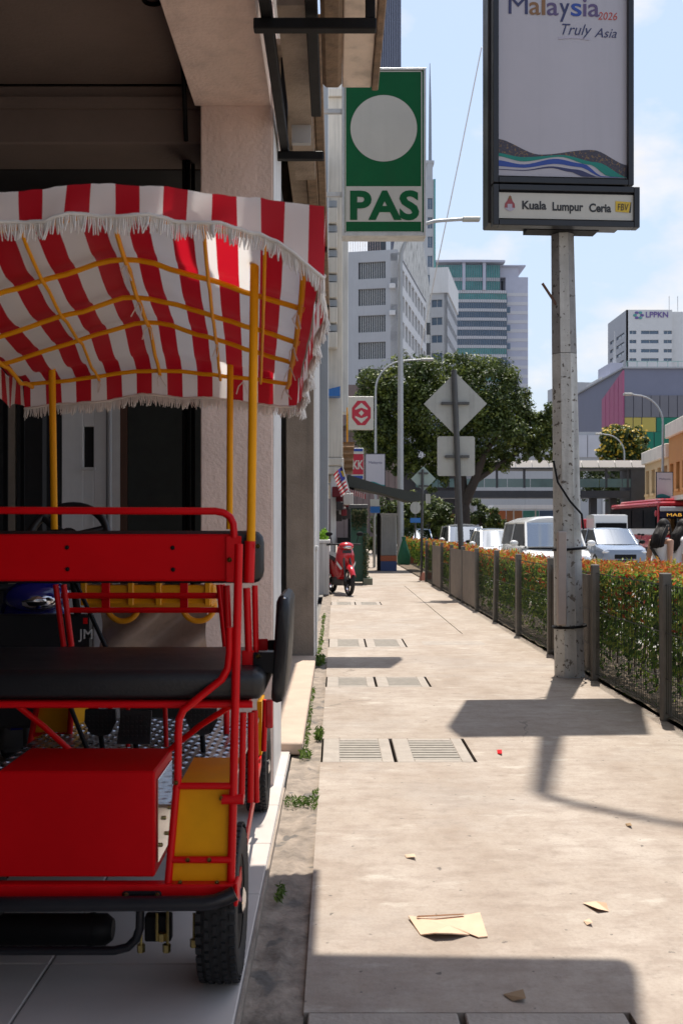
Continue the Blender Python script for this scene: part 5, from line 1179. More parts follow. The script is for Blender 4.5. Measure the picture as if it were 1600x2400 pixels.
def car(label, px, Y, args, cat='car', nm='parked_car', yaw=0, grp='cars queueing on the road'):
    t = thing(nm, label, cat, (wx(px,Y), Y, RZ), grp, local=True, rotz=yaw); vehicle(t, *args[0], **args[1]); return t
van = ((4.2,1.72,1.80,1.02,1.06,.84,P_white), dict(cowl=.62, rf=1.12, rr=4.0, rear=4.14, brow=.17))
car('white van with dark tinted side windows right behind the concrete pole', 1272, 26.6, van, 'van', 'white_van')
sed = ((4.3,1.70,1.46,.90,.94,.72,P_white), dict(cowl=1.15, rf=1.85, rr=3.2, rear=3.95))
car('white sedan half hidden behind the white van', 1168, 33.5, sed, nm='white_sedan')
mpv = ((4.3,1.70,1.68,.96,1.0,.82,P_white), dict(cowl=.85, rf=1.5, rr=4.0, rear=4.2, roofm=P_grey, brow=.12))
car('white people carrier with grey roof between the two road sign posts', 1085, 41, mpv, nm='people_carrier')
car('pale blue car farthest left in the queue beside the green sack', 977, 54, ((4.2,1.7,1.5,.9,.95,.74,P_bluec), dict(cowl=1.1, rf=1.8, rr=3.3, rear=4.0)), nm='blue_car')
car('silver blue hatchback in the next lane right of the pole', 1428, 37, ((4.0,1.70,1.52,.92,.96,.78,P_silver), dict(cowl=.95, rf=1.75, rr=3.5, rear=3.9)), nm='hatchback')
car('silver sedan behind the white sedan, left of the white van', 1150, 39, ((4.3,1.7,1.5,.9,.94,.72,P_silver), dict(cowl=1.15, rf=1.85, rr=3.2, rear=3.95)), nm='silver_sedan')
TK = thing('white_truck', 'small truck with white box cab and red body behind the silver hatchback', 'truck', (wx(1430,47), 47, RZ), local=True)
MB().loft([[(-w,y,z0),(w,y,z0),(w*.96,y,z1),(-w*.96,y,z1)] for y,w,z0,z1 in ((-.1,.75,.5,1.35),(0,.8,.45,2.1),(.5,.8,.45,2.15),(1.4,.8,.45,2.1))]).build('cab', P_white, TK); MB().box(-.70,.70,-.14,-.06,1.20,1.75,.02).build('windscreen', M_sideglass, TK)
MB().box(-1.15,.9,1.5,4.5,.6,1.95,.03).build('cargo_box', P_red, TK)
for s in (-.75,.75):
    for y in (.5,3.6): MB().lathe([(0,-.1),(.33,-.1),(.36,-.06),(.36,.06),(.33,.1),(0,.1)],(s,y,.36),'x',20).build('wheel', M_tyre, TK, .7)
for k, px in enumerate((1480, 1473)):
    mc = thing('motorbike', ('motorbike in traffic right of the silver hatchback','motorbike just behind the first one right of the hatchback')[k], 'motorcycle', (wx(px,40+3*k), 40+3*k, RZ), local=True); motorcycle(mc, P_grey)
# bus
YU = 58.; BU = thing('red_bus', 'red double-fronted city bus at the right edge with amber route letters', 'bus', (wx(1541,YU), YU, RZ), local=True)
bw = 2.5; bh = 3.05
MB().box(0,bw,.02,10,.35,1.15,.08).build('lower_body', P_red, BU)
MB().box(0,bw,.12,10,2.75,bh,.10).box(.35,bw-.3,.5,9,bh-.02,bh+.18,.08).build('roof', P_red, BU)
MB().box(.12,bw-.12,.0,.06,1.15,2.10,.03).build('windscreen', M_wscreen, BU)
MB().box(.10,bw-.10,-.01,.06,2.48,2.74,.03).build('visor_panel', mat('pale visor', (.5,.52,.56), .3), BU)
dp = MB().box(.10,bw-.10,.0,.06,2.12,2.46,.02).build('route_display', mat('display navy', (.008,.012,.04), .3), BU)
for k in range(4):
    y0 = .5+k*2.4; MB().box(-.012,.05,y0,y0+2.2,1.5,2.62).build('side_window', M_sideglass, BU)
MB().box(0.01,bw-.01,.2,9.9,1.15,1.5).build('waist_band', P_white, BU); MB().box(.06,bw-.06,.3,9.8,1.5,2.75).build('cabin', M_sideglass, BU)
for s in (0,bw): MB().tube([(s*.98+.03,.06,1.1),(s*.98+.03,.06,2.8)], .06, 8).build('pillar', P_red, BU, 1)
text('MAB EN', .25, mat('amber display letters', (.55,.32,.05), .5, emit=((.9,.45,.06),.5)), dp, 'lettering', (1.25,-.004,2.19), width=1.5)
MB().ball((-.16,-.1,2.35),(.08,.06,.18),10,8).build('mirror', P_red, BU, 1)
for s in (.35,bw-.35): MB().ball((s,.03,.7),(.2,.06,.12),12,8).build('headlight', M_lens, BU, 1)
for s in (.16,bw-.16):
    for y in (2.0,7.5): MB().lathe([(0,-.13),(.44,-.13),(.48,-.08),(.48,.08),(.44,.13),(0,.13)],(s,y,.48),'x',24).build('wheel', M_tyre, BU, .7)

# ------------------------------------------------------------------ two women crossing
def remeshed(mb, name, m, parent, vox, smooth_it=4):
    o = bpy.data.objects.new('tmp', mb.mesh('tmp', m)); COL.objects.link(o)
    r = o.modifiers.new('r','REMESH'); r.mode = 'VOXEL'; r.voxel_size = vox
    s = o.modifiers.new('s','SMOOTH'); s.iterations = smooth_it; s.factor = .5
    me = bpy.data.meshes.new_from_object(o.evaluated_get(bpy.context.evaluated_depsgraph_get())); bpy.data.objects.remove(o)
    me.name = name; me.materials.clear(); me.materials.append(m); me.polygons.foreach_set('use_smooth',[True]*len(me.polygons))
    q = bpy.data.objects.new(name, me); COL.objects.link(q); q.parent = parent; return q
M_skin = mat('skin', (.42,.23,.15), .5, 0, .08, 12); M_hair = mat('black hair', (.012,.009,.008), .62, 0, .4, 60, spec=.25, bump=.5, bscale=90); M_top = mat('white cotton top', (.66,.65,.67), .85, 0, .06, 10); M_jean = mat('blue denim', (.05,.07,.13), .85, 0, .2, 14); M_shoe = mat('pale shoes', (.5,.48,.45), .7)
def person(label, loc, rz, hair_len, sleeve, bag):
    """Standing, mid-step, facing -Y; one continuous body, clothing and hair as children."""
    t = thing('person', label, 'person', loc, local=True, rotz=rz)
    b = MB(); E = lambda pts, rs, n=12: b.tube(pts, rs, n)
    hd = Vector((0,-.07,1.50)); 
    b.ball(hd,(.072,.092,.108),16,12); b.ball(hd+Vector((0,-.028,-.062)),(.052,.06,.055),12,8)                   # skull, jaw
    b.ball(hd+Vector((0,-.096,-.015)),(.013,.02,.020),8,6)                                                          # nose
    b.ball(hd+Vector((0,-.083,-.060)),(.022,.010,.008),8,6)                                                         # lips
    for s in (-1,1): b.ball(hd+Vector((s*.074,.005,-.01)),(.010,.02,.030),8,6)                                      # ears
    E([(0,.0,1.28),(0,-.02,1.37),(0,-.045,1.45)],[.058,.048,.050])
    b.loft([[(w*math.cos(2*PI*k/18), y0+d*math.sin(2*PI*k/18), z) for k in range(18)] for z,w,d,y0 in ((.84,.13,.09,0),(.90,.165,.115,.01),(.97,.155,.11,.0),(1.05,.125,.09,-.01),(1.12,.13,.095,-.01),(1.20,.15,.11,-.02),(1.27,.155,.095,-.005),(1.325,.12,.07,0),(1.345,.06,.05,0))])
    arms = {}
    for s in (-1,1):
        sh = Vector((s*.165,0,1.285)); el = Vector((s*.205,.03 if s>0 else .06,1.03)); wr = Vector((s*.20,-.05 if s>0 else .04,.81))
        E([(s*.10,0,1.29),sh,sh.lerp(el,.5),el,el.lerp(wr,.4),wr],[.05,.052,.042,.036,.036,.024])
        hnd = wr+Vector((0,-.01,-.055)); E([wr,hnd,hnd+Vector((0,-.008,-.03))],[.022,.032,.028],10)
        for k in range(4):
            bs = hnd+Vector((0,-.028+.018*k,-.03)); ln = (.062,.072,.07,.055)[k]; E([bs, bs+Vector((-s*.004,-.004,-ln*.55)), bs+Vector((-s*.016,-.010,-ln))],[.0095,.009,.008],7)
        E([hnd+Vector((-s*.01,-.025,.01)), hnd+Vector((-s*.022,-.045,-.02)), hnd+Vector((-s*.022,-.05,-.05))],[.012,.011,.009],7)
        hp = Vector((s*.085,0,.86)); kn = Vector((s*.085,-.10 if s>0 else .03,.47)); an = Vector((s*.085,-.06 if s>0 else .20,.085)); E([hp,hp.lerp(kn,.45),kn,kn.lerp(an,.3),an],[.092,.078,.055,.053,.036])
        E([an+Vector((0,.03,-.04)),an+Vector((0,-.06,-.045)),an+Vector((0,-.16,-.058))],[.038,.038,.026],10)
    body = remeshed(b, 'body', M_skin, t, .0075)
    for s in (-1,1):
        MB().ball(hd+Vector((s*.032,-.082,.012)),(.013,.008,.009),10,6).build('eye', mat('eye dark', (.02,.015,.012), .2), body, 1)
    # top
    ring = lambda z,w,d,y0,n=24: [(w*math.cos(2*PI*k/n), y0+d*math.sin(2*PI*k/n), z) for k in range(n)]
    tp = MB().loft([ring(z,w,d,y0) for z,w,d,y0 in ((.88,.178,.128,.01),(.97,.168,.122,0),(1.05,.139,.104,-.01),(1.12,.143,.108,-.01),(1.20,.161,.122,-.02),(1.255,.158,.112,-.012))], cap=False)
    for s in (-1,1): tp.tube([(s*.085,-.105,1.245),(s*.092,-.04,1.335),(s*.09,.03,1.335),(s*.085,.09,1.245)], .016, 6)
    if sleeve:
        for s in (-1,1): tp.tube([(s*.09,0,1.30),(s*.17,0,1.285),(s*.192,.02,1.17),(s*.198,.028,1.10)], [.075,.066,.058,.060], 14)
        tp.loft([ring(1.25,.160,.113,-.01),ring(1.30,.15,.095,0),ring(1.345,.085,.07,0)], cap=False)
    tp.build('top', M_top, t, 3.2)
    jn = MB(); jn.loft([ring(z,w,d,y0) for z,w,d,y0 in ((.80,.150,.115,.0),(.90,.176,.125,.012),(.96,.168,.122,.0))], cap=False)
    for s in (-1,1):
        hp = Vector((s*.085,0,.86)); kn = Vector((s*.085,-.10 if s>0 else .03,.47)); an = Vector((s*.085,-.06 if s>0 else .20,.11)); jn.tube([hp+Vector((0,0,.03)),hp.lerp(kn,.45),kn,kn.lerp(an,.3),an],[.100,.088,.068,.066,.060],14,cap=False)
    jn.build('jeans', M_jean, t, 3.2)
    for s in (-1,1):
        an = Vector((s*.085,-.06 if s>0 else .20,.085)); MB().tube([an+Vector((0,.045,-.045)),an+Vector((0,-.06,-.047)),an+Vector((0,-.17,-.06))],[.042,.045,.030],12).build('shoe', M_shoe, t, 1)
    hm = MB(); hm.ball(hd+Vector((0,.016,.018)),(.084,.096,.108),18,12)
    hm.tube([hd+Vector((0,.03,.06)),hd+Vector((0,.062,-.04)),Vector((0,.085,1.37)),Vector((0,.115,1.27)),Vector((0,.135,1.26-hair_len*.55)),Vector((0,.14,1.26-hair_len))],[.066,.070,.062,.058,.048,.014],14)
    for s in (-1,1):
        hm.tube([hd+Vector((s*.045,.05,.05)),hd+Vector((s*.068,.045,-.06)),Vector((s*.085,.055,1.34)),Vector((s*.095,.085,1.24)),Vector((s*.075,.115,1.24-hair_len*.6))],[.034,.034,.030,.026,.007],10)
        hm.tube([hd+Vector((s*.06,-.02,.06)),hd+Vector((s*.083,-.025,-.04)),hd+Vector((s*.088,-.035,-.15)),hd+Vector((s*.075,-.05,-.27))],[.020,.017,.014,.005],8)
    cap = remeshed(hm, 'hair', M_hair, t, .010, 2)
    hm = MB()
    for k in range(70):
        a = RND.uniform(-.35,PI+.35); r = RND.uniform(.075,.092); x = r*math.cos(a)
        hm.tube([hd+Vector((x*.95,.02+.07*math.sin(a),.03)),Vector((x*1.05,.075+.05*math.sin(a),1.36)),Vector((x*.95,.10+.07*math.sin(a)+RND.uniform(-.01,.02),1.26-hair_len*.4)),Vector((x*.6,.13+RND.uniform(-.02,.03),1.26-hair_len*RND.uniform(.7,1.1)))],[.009,.009,.007,.002],5)
    tag(hm.build('hair_strands', M_hair, cap, 3.2), kind='stuff')
    if bag:
        MB().loft([[(x,y-.012*0,z) for x,y,z in q] for q in ([(.13,-.06,1.34),(.10,-.06,1.345),(.10,-.05,1.345),(.13,-.05,1.34)],[(.14,.02,1.345),(.10,.02,1.352),(.10,.03,1.352),(.14,.03,1.345)],[(.09,.125,1.20),(.045,.125,1.215),(.045,.135,1.215),(.09,.135,1.20)],[(-.06,.13,1.02),(-.10,.13,1.035),(-.10,.14,1.035),(-.06,.14,1.02)],[(-.185,.05,.86),(-.20,.05,.88),(-.20,.07,.88),(-.185,.07,.86)])]).build('bag_strap', M_vinyl, t)
        MB().box(-.25,-.19,-.10,.14,.66,.87,.02).build('bag', M_vinyl, t)
    return t
person('woman in white tank top with long black hair and black bag strap', (wx(1548,14.6), 14.6, RZ), math.radians(122), .06, False, True)
person('woman in white short sleeved top with black hair at the right edge', (wx(1592,15.2), 15.2, RZ), math.radians(105), .14, True, False)
# ------------------------------------------------------------------ the city behind
def facade(t, p0, ang, z0, ztop, W, cols, rows, wallm, glassm, depth=.3, bars=3, barm=None, sill=None, name='wall'):
    """A wall in its own plane with real openings; each opening gets a recessed window part."""
    mb = MB(); zz = z0
    for (a, b) in sorted(rows):
        mb.box(0, W, 0, depth, zz, a); x = 0
        for (c, d) in cols: mb.box(x, c, 0, depth, a, b); x = d
        mb.box(x, W, 0, depth, a, b); zz = b
    mb.box(0, W, 0, depth, zz, ztop)
    if sill:
        for (a, b) in rows:
            for (c, d) in cols: mb.box(c-.1, d+.1, -sill, .0, a-.18, a-.02)
    mb.rot(ang).move(p0).build(name, wallm, t)
    cache = {}
    for (a, b) in rows:
        for (c, d) in cols:
            key = (round(d-c,3), round(b-a,3))
            if key not in cache:
                w, h = key; m = MB(); m.m(0).box(0, w, depth*.75, depth*.75+.03, 0, h)
                m.m(1)
                for k in range(1, bars): m.box(w*k/bars-.04, w*k/bars+.04, depth*.55, depth*.74, 0, h)
                cache[key] = m.mesh('window', [glassm, barm or wallm])
            o = bpy.data.objects.new('window', cache[key]); COL.objects.link(o); o.parent = t
            u = Vector((math.cos(ang), math.sin(ang), 0)); o.location = Vector(p0) + u*c + Vector((0,0,a)); o.rotation_euler = (0,0,ang)
G_dark = mat('dark office glass', (.018,.022,.028), .12, 0, .3, .4, spec=.7)
G_blue = mat('blue office glass', (.05,.10,.17), .10, .1, .3, .3, spec=.9)
G_teal = mat('teal curtain glass', (.05,.27,.26), .12, .15, .35, .25, spec=.9)
W_white = mat('white office render', (.62,.62,.62), .8, 0, .06, .6, streak=.10)
W_grey = mat('grey office cladding', (.40,.41,.43), .8, 0, .06, .5, streak=.08)
W_stain = mat('black streaked white render', (.62,.61,.58), .9, 0, .15, .5, streak=.75)
W_purple = mat('purple grey panel', (.44,.45,.54), .6, 0, .08, .4); W_bar = mat('pale window bars', (.5,.5,.5), .7)
def tower(nm, label, loc, rot, cat='building'): return thing(nm, label, cat, loc, local=True, rotz=math.radians(rot))
# grey office with barred windows
A = tower('office_block', 'grey white office block with barred windows above the bank sign', (wx(931,130), 130, 0), -12)
rowsA = [(33.3-3.41*k, 35.45-3.41*k) for k in range(10)]
facade(A, (-6.9,0,0), 0, 0, 36.7, 6.9, [(1.85,5.35)], rowsA, W_grey, G_dark, .5, 12, W_bar)
facade(A, (0,0,0), PI/2, 0, 36.4, 30, [(.5+3.25*k,2.9+3.25*k) for k in range(9)], rowsA, W_white, G_dark, .9, 2, W_white, name='side_wall')  # side wall whiter than the front: sunlight put into its colour
MB().box(-6.6,-.95,.55,29.5,0,36.2).build('core', G_dark, A); MB().box(-6.9,-.0,.1,30,36.72,36.9).build('roof', W_grey, A)
for k in range(14): MB().box(-6.5+k*.32,-6.46+k*.32,.4,.44,36.9,38.3).build('roof_rail', mat('pinkish roof rail',(.5,.36,.32),.7), A)
MB().box(-4.2,-1.8,2,6,36.9,39.8).build('lift_house', G_dark, A)
for k in (0,1,3,4,6): MB().box(-1.0,-.25,-.45,-.02,31.9-3.41*k,32.5-3.41*k,.03).build('air_conditioner', W_white, A)
A2 = tower('office_block', 'tall white block with black rain streaks below the party sign', (wx(925,172), 172, 0), 0)
MB().loft([[(0,0,0),(5.9,0,0),(5.9,12,0),(0,12,0)],[(0,0,41.5),(5.9,0,41.5),(5.9,12,41.5),(0,12,41.5)],[(0,0,50),(4.6,0,50),(4.6,12,50),(0,12,50)]]).build('wall', W_stain, A2)
for k in range(4): MB().box(5.0-.9,5.9,-.06,.02,34-3.4*k,36-3.4*k).build('window', G_dark, A2)
Bd = tower('office_block', 'white office with deep parapet between the streaked block and glass tower', (wx(1047,190), 190, 0), -12)
rowsB = [(42.6-3.3*k, 44.0-3.3*k) for k in range(12)]
facade(Bd, (-3.1,0,0), 0, 0, 49.8, 3.1, [(.25,2.2)], rowsB, W_grey, G_blue, .5, 2, W_grey)
facade(Bd, (0,0,0), PI/2, 0, 46, 20, [(.5+2.4*k,2.2+2.4*k) for k in range(8)], rowsB, W_grey, G_dark, .6, 2, W_white, name='side_wall')
MB().box(-2.8,-.65,.55,19.6,0,48).build('core', G_dark, Bd)
MB().box(-3.2,.25,-.3,20.2,45.2,49.9).build('parapet', W_white, Bd)
# glass tower
GT = tower('glass_tower', 'curved teal glass office tower with pale bands behind the tree', (wx(1105,400), 400, 0), 0)
Xc = lambda px: (px-1105)*400/F
def arc(x): return .6*((x-Xc(1100))/14.)**2
def band(x0, x1, z0, z1, off, n=18):
    pts = [x0+(x1-x0)*k/n for k in range(n+1)]; return MB().loft([[(x,arc(x)+off,z0),(x,arc(x)+off+.6,z0),(x,arc(x)+off+.6,z1),(x,arc(x)+off,z1)] for x in pts])
xl, xr = Xc(1015), Xc(1187); zt = wz(680,400)
for k in range(26):
    z = zt-3.57*(k+1); band(xl,xr,z,z+2.42,.35).build('window_band', G_teal if k in (0,6,9,10) else G_blue, GT); band(xl,xr,z+2.42,z+3.57,.0).build('spandrel', mat('pale spandrel',(.55,.54,.56),.6), GT)
band(xl,Xc(1171),zt,wz(620,400),.6).build('top_glazing', G_teal, GT); band(xl,Xc(1171),wz(658,400),wz(650,400),.3).build('spandrel', mat('pale spandrel',(.55,.54,.56),.6), GT)
mb = MB()
for k in range(34):
    x = xl+(xr-xl)*k/33; mb.box(x-.06,x+.06,arc(x)-.12,arc(x)+.3,0,zt if k > 30 else wz(620,400))
tag(mb.build('mullions', mat('slate mullion',(.20,.23,.28),.5), GT), kind='stuff')
for px in (1086,1134): MB().box(Xc(px)-.6,Xc(px)+.6,arc(Xc(px))-.5,2,zt,wz(615,400)).build('column', W_purple, GT)
MB().loft([[(x,arc(x)-1.5,wz(616,400)),(x,arc(x)+9,wz(616,400)),(x,arc(x)+9,wz(611,400)),(x,arc(x)-1.5,wz(611,400))] for x in [Xc(1012)+(Xc(1182)-Xc(1012))*k/16 for k in range(17)]]).build('roof', W_purple, GT)
MB().box(xr+.02,Xc(1240),3.2,26,0,wz(645,400)).box(Xc(1171),Xc(1218),3.6,25,wz(645,400),wz(620,400)).build('wing', W_purple, GT)
MB().box(Xc(1171),Xc(1234),2.6,24,wz(620,400),wz(617,400)).build('wing_roof', W_purple, GT)
mb = MB()
for k in range(24):
    z = zt-3.57*(k+1)+1.9; mb.box(xr+.05,Xc(1240)-.05,3.08,3.2,z,z+1.3)
mb.build('wing_band', mat('pale spandrel','ffffff'), GT)
for k in range(0,9): MB().box(xr+.02,xr+(1.2 if k%2 else .02)+.6,2.9,3.19,zt-3.57*(k+1)-1.1,zt-3.57*(k+1)+1.2).build('corner_window', G_blue, GT)
MB().box(xl+2,xr-.5,10,24,0,wz(622,400)).build('core', W_purple, GT)
# ribbed tower, mast tower
RT = tower('ribbed_tower', 'very tall dark ribbed tower rising above the green sign', (wx(880,320), 320, 0), 0)
MB().box(0,8.0,1,9,0,185).build('core', mat('dark blue glass',(.06,.07,.11),.3), RT)
for k in range(15): MB().box(k*.55,k*.55+.24,.2,1.0,0,185).build('fin', mat('slate fins',(.22,.24,.32),.5), RT)
MT = tower('mast_tower', 'slim grey tower with a tall thin mast right of the party sign', (wx(985,200), 200, 0), 0)
facade(MT, (0,0,0), 0, 0, wz(420,200), 2.9, [(1.4,2.3)], [(66-3.75*k-2.2,66-3.75*k) for k in range(16)], W_grey, G_blue, .4, 2)
MB().box(.2,2.6,.45,7,0,66).build('core', G_dark, MT); MB().box(2.62,2.9,-.2,.0,0,wz(420,200)).build('glass_edge', G_teal, MT)
MB().box(1.3,2.4,.5,3,wz(420,200),wz(380,200)).box(.6,2.7,.4,3,wz(380,200),wz(374,200)).build('roof_house', W_grey, MT)
MB().tube([(2.0,1.5,wz(376,200)),(2.0,1.5,wz(235,200)),(1.95,1.5,wz(140,200))],[.34,.24,.06],8).build('mast', mat('slate mullion','ffffff'), MT, 1)
# right: lettered office, mall, far office
LO = tower('lettered_office', 'white office with purple LPPKN letters at its top', (wx(1467,380), 380, 0), 0); sc = 380/F
rowsL = [(wz(783+21.5*k,380), wz(775+21.5*k,380)) for k in range(14)][::-1]
facade(LO, (0,0,0), 0, 0, wz(726,380), 107*sc, [(7*sc,23*sc),(34*sc,75*sc),(87*sc,106*sc)], rowsL, W_white, G_blue, .6, 2)
facade(LO, (0,26,0), -PI/2, 0, wz(726,380), 26, [(3,9),(12,23)], rowsL, W_grey, G_blue, .6, 2, name='side_wall')
MB().box(.7,107*sc-.3,.8,25.5,0,wz(728,380)).build('core', W_white, LO); MB().box(109*sc,170*sc,2,26,0,wz(728,380)).build('stair_block', W_white, LO)
M_pur = mat('purple sign letters', (.13,.08,.28), .5)
text('LPPKN', 13*sc/.7, M_pur, LO, 'lettering', (71*sc,-.25,wz(744,380)), bold=.02, width=52*sc)
for k in range(6):
    a = k*PI/3; MB().ball((28*sc+1.3*math.cos(a),-.12,wz(739,380)+1.1*math.sin(a)),(.75,.12,.5),10,6).build('emblem_petal', (M_pur, G_teal)[k%2], LO, 1)
for px in (1573, 1593): MB().tube([((px-1467)*sc,3,wz(726,380)),((px-1467)*sc,3,wz(690,380))], .12, 6).build('antenna', W_bar, LO)
MA = tower('shopping_centre', 'shopping centre with grey upper wall, yellow and green panels and pink flank', (wx(1462,150), 150, 0), 0); sm = 150/F
P_ = lambda a, b, c, d, col, dp=.2: MB().box((a-1462)*sm,(b-1462)*sm,-dp,.0,wz(d,150),wz(c,150)).build('panel', col, MA)
MB().box(0,40,.02,40,0,wz(864,150)).build('wall', mat('mall slate wall',(.19,.20,.27),.7,0,.1,.3), MA)
M_mg = mat('mall grey cladding',(.17,.165,.185),.7,0,.1,.4); M_my = mat('mall yellow panel',(.48,.38,.08),.6,0,.08,.4); M_mgr = mat('mall green panel',(.0,.17,.10),.6,0,.08,.4); M_mp = mat('mall pink panel',(.42,.10,.20),.6,0,.08,.4)
for k in range(8): P_(1462+20.5*k+.8, 1462+20.5*(k+1)-.8, 927, 978, M_mg)
for a, b, c, d, m in ((1462,1481,979,1012,M_my),(1482,1501,979,1012,M_my),(1502,1535,979,1012,M_my),(1536,1591,979,1012,M_mgr),(1592,1640,979,1012,M_my),(1462,1508,1013,1060,M_my),(1509,1530,1013,1075,M_mgr),(1531,1565,1013,1075,M_mgr),(1566,1640,1013,1075,M_my)): P_(a+.5,b-.5,c,d,m)
for k in range(5):
    y0, y1 = 2.4*k, 2.4*k+2.2; z0, z1 = wz(868,150)-.24*y0, wz(868,150)-.24*y1
    MB()._add([(-.25,y0,8),(0,y0,8),(0,y1,8),(-.25,y1,8),(-.25,y0,z0),(0,y0,z0),(0,y1,z1),(-.25,y1,z1)],[(0,1,2,3),(4,7,6,5),(0,4,5,1),(1,5,6,2),(2,6,7,3),(3,7,4,0)]).build('pink_panel', M_mp, MA)
MB().box(-.3,40,-.3,40,wz(864,150),wz(860,150)).build('parapet', W_grey, MA)
mb = MB()
for k in range(26): mb.box(.4+k*1.5,.5+k*1.5,.3,.4,wz(860,150),wz(846,150))
mb.box(.4,38,.3,.36,wz(847,150),wz(845,150)); tag(mb.build('roof_rail', mat('pale green rail',(.3,.42,.40),.5), MA), kind='stuff')
FO = tower('far_office', 'far grey curved office with square windows behind the pole', (wx(1330,450), 450, 0), 10); sf = 450/F
facade(FO, (0,0,0), 0, 0, wz(895,450), 92*sf, [(4*sf+14*sf*k, 13*sf+14*sf*k) for k in range(6)], [(wz(948+18*k,450), wz(938+18*k,450)) for k in range(12)][::-1], W_grey, G_blue, .8, 2); MB().box(.5,92*sf-.5,1,25,0,wz(897,450)).build('core', W_grey, FO)
LB = tower('low_block', 'plain lilac grey block left of the lettered office', (wx(1410,350), 350, 0), 0); MB().box(0,50*350/F,0,20,0,wz(884,350)).box(22*350/F,52*350/F,2,18,wz(884,350),wz(848,350)).build('wall', W_purple, LB); MB().box(-.5,0,-.2,20,0,wz(884,350)).build('stair_fin', W_white, LB); MB().tube([(38*350/F,5,wz(848,350)),(38*350/F,5,wz(770,350))], [.6,.1], 6).build('mast', W_bar, LB)
# white low block behind the bridge, brown office on the left
WB = tower('white_block', 'low white panelled block above the footbridge roof', (wx(1110,112), 112, 0), 0); sw_ = 112/F
for a, b, top in ((0,120,1052),(120,185,1040),(185,303,1012)):
    MB().box(a*sw_,b*sw_-.02,0,20,0,wz(top,112)).build('wall', W_grey, WB)
for k in range(3): MB().box((190+38*k)*sw_,(226+38*k)*sw_,-.15,0,wz(1072,112),wz(1020,112)).build('panel', mat('lilac white panel',(.5,.5,.54),.5,0,.1,.5), WB)
MB().box(300*sw_,305*sw_,-.3,.3,0,wz(1010,112)).build('edge_fin', W_white, WB)
BO = tower('brown_office', 'dark brown tiled building behind the tourism banner', (wx(820,100), 100, 0), 0); MB().box(-6,5.2,0,20,0,wz(1000,100)).box(-6,2.2,-1,20,wz(1000,100),wz(905,100)).build('wall', mat('brown tile cladding',(.16,.115,.105),.7,0,.15,.8), BO)
mb = MB()
for k in range(9): mb.box(-.6+k*.62,-.57+k*.62,-.03,0,0,wz(1000,100))
for k in range(7): mb.box(-1,5.2,-.03,0,8+k*.6,8.03+k*.6)
tag(mb.build('tile_joints', mat('dark joints',(.06,.045,.04),.9), BO), kind='stuff')
# footbridge
def translucent(name, col):
    m = bpy.data.materials.new(name); m.use_nodes = True; N, L = m.node_tree.nodes, m.node_tree.links
    b = N['Principled BSDF']; b.inputs['Base Color'].default_value = (*col,1); b.inputs['Roughness'].default_value = .5
    t = N.new('ShaderNodeBsdfTranslucent'); t.inputs['Color'].default_value = (*col,1); x = N.new('ShaderNodeMixShader'); x.inputs[0].default_value = .65
    L.new(b.outputs[0], x.inputs[1]); L.new(t.outputs[0], x.inputs[2]); L.new(x.outputs[0], N['Material Output'].inputs['Surface']); return m
YF2 = 78.; FB = tower('footbridge', 'covered pedestrian footbridge with pale translucent roof across the road', (wx(1112,YF2), YF2, 0), 0); sb = YF2/F
M_roofp = translucent('pale translucent roof sheet', (.80,.74,.68)); M_bdark = mat('dark bridge steel', (.035,.038,.045), .6, 0, .3, 2)
for k in range(14): MB()._add([(-4.5+k*1.26,-.45,wz(1096,YF2)),(-3.28+k*1.26,-.45,wz(1096,YF2)),(-3.28+k*1.26,.0,wz(1079,YF2)),(-4.5+k*1.26,.0,wz(1079,YF2)),(-3.28+k*1.26,2.6,wz(1079,YF2)),(-4.5+k*1.26,2.6,wz(1079,YF2))],[(0,1,2,3),(3,2,4,5)]).build('roof_panel', M_roofp, FB)
MB().box(-4.6,398*sb,-.2,2.4,wz(1100,YF2),wz(1096.5,YF2)).build('roof_beam', M_bdark, FB); MB().box(-4.6,398*sb,0,2.2,wz(1167,YF2),wz(1150,YF2)).build('deck', M_bdark, FB)
for px in (1050,1164,1228,1300,1420,1470): MB().box((px-1112)*sb-.08,(px-1112)*sb+.08,.0,.2,wz(1143,YF2),wz(1098,YF2)).build('post', M_bdark, FB)
for k in range(10): MB().box(-4.5+k*1.75,-4.5+k*1.75+1.7,.02,.05,wz(1142,YF2),wz(1122,YF2)).build('glass_rail', mat('smoky green glass',(.10,.16,.16),.15,0,.2,1), FB)
MB().box(365*sb,400*sb,-.1,3,0,wz(1097,YF2)).build('stair_tower', M_bdark, FB); MB().box(-4.4,-3.6,.2,2,0,wz(1167,YF2)).build('pier', M_bdark, FB)
for px in (1395, 1442): MB().box((px-1112)*sb-.25,(px-1112)*sb+.25,.6,1.2,-.16,wz(1167,YF2)).build('pier', M_bdark, FB)
# bus shelter and shops beneath
SH = tower('shelter', 'low shelter with white roof edge beyond the cars', (wx(1150,70), 70, 0), 0); ss = 70/F
MB().box(0,160*ss,-1,1.5,wz(1193,70),wz(1184,70)).build('roof', W_white, SH)
for k in range(4): MB().box(k*1.5+.1,k*1.5+.18,.5,.6,-.1,wz(1193,70)).build('post', W_bar, SH)
for k, c in enumerate(((.40,.12,.04),(.36,.16,.08),(.06,.26,.24),(.05,.10,.20))): MB().box(.1+k*1.15,.1+k*1.15+1.1,1.2,1.3,.3,wz(1196,70)).build('poster_panel', mat('shelter panel %d'%k, c, .6), SH)
DB = tower('arcade', 'dark shop arcade in the shade behind the bridge', (wx(930,125), 125, 0), 0); sd = 125/F
MB().box(0,620*sd,0,15,-.1,wz(1085,125)).build('wall', mat('shaded shop wall',(.06,.055,.055),.9,0,.5,.5), DB)  # shade under the bridge is put into this dark wall colour
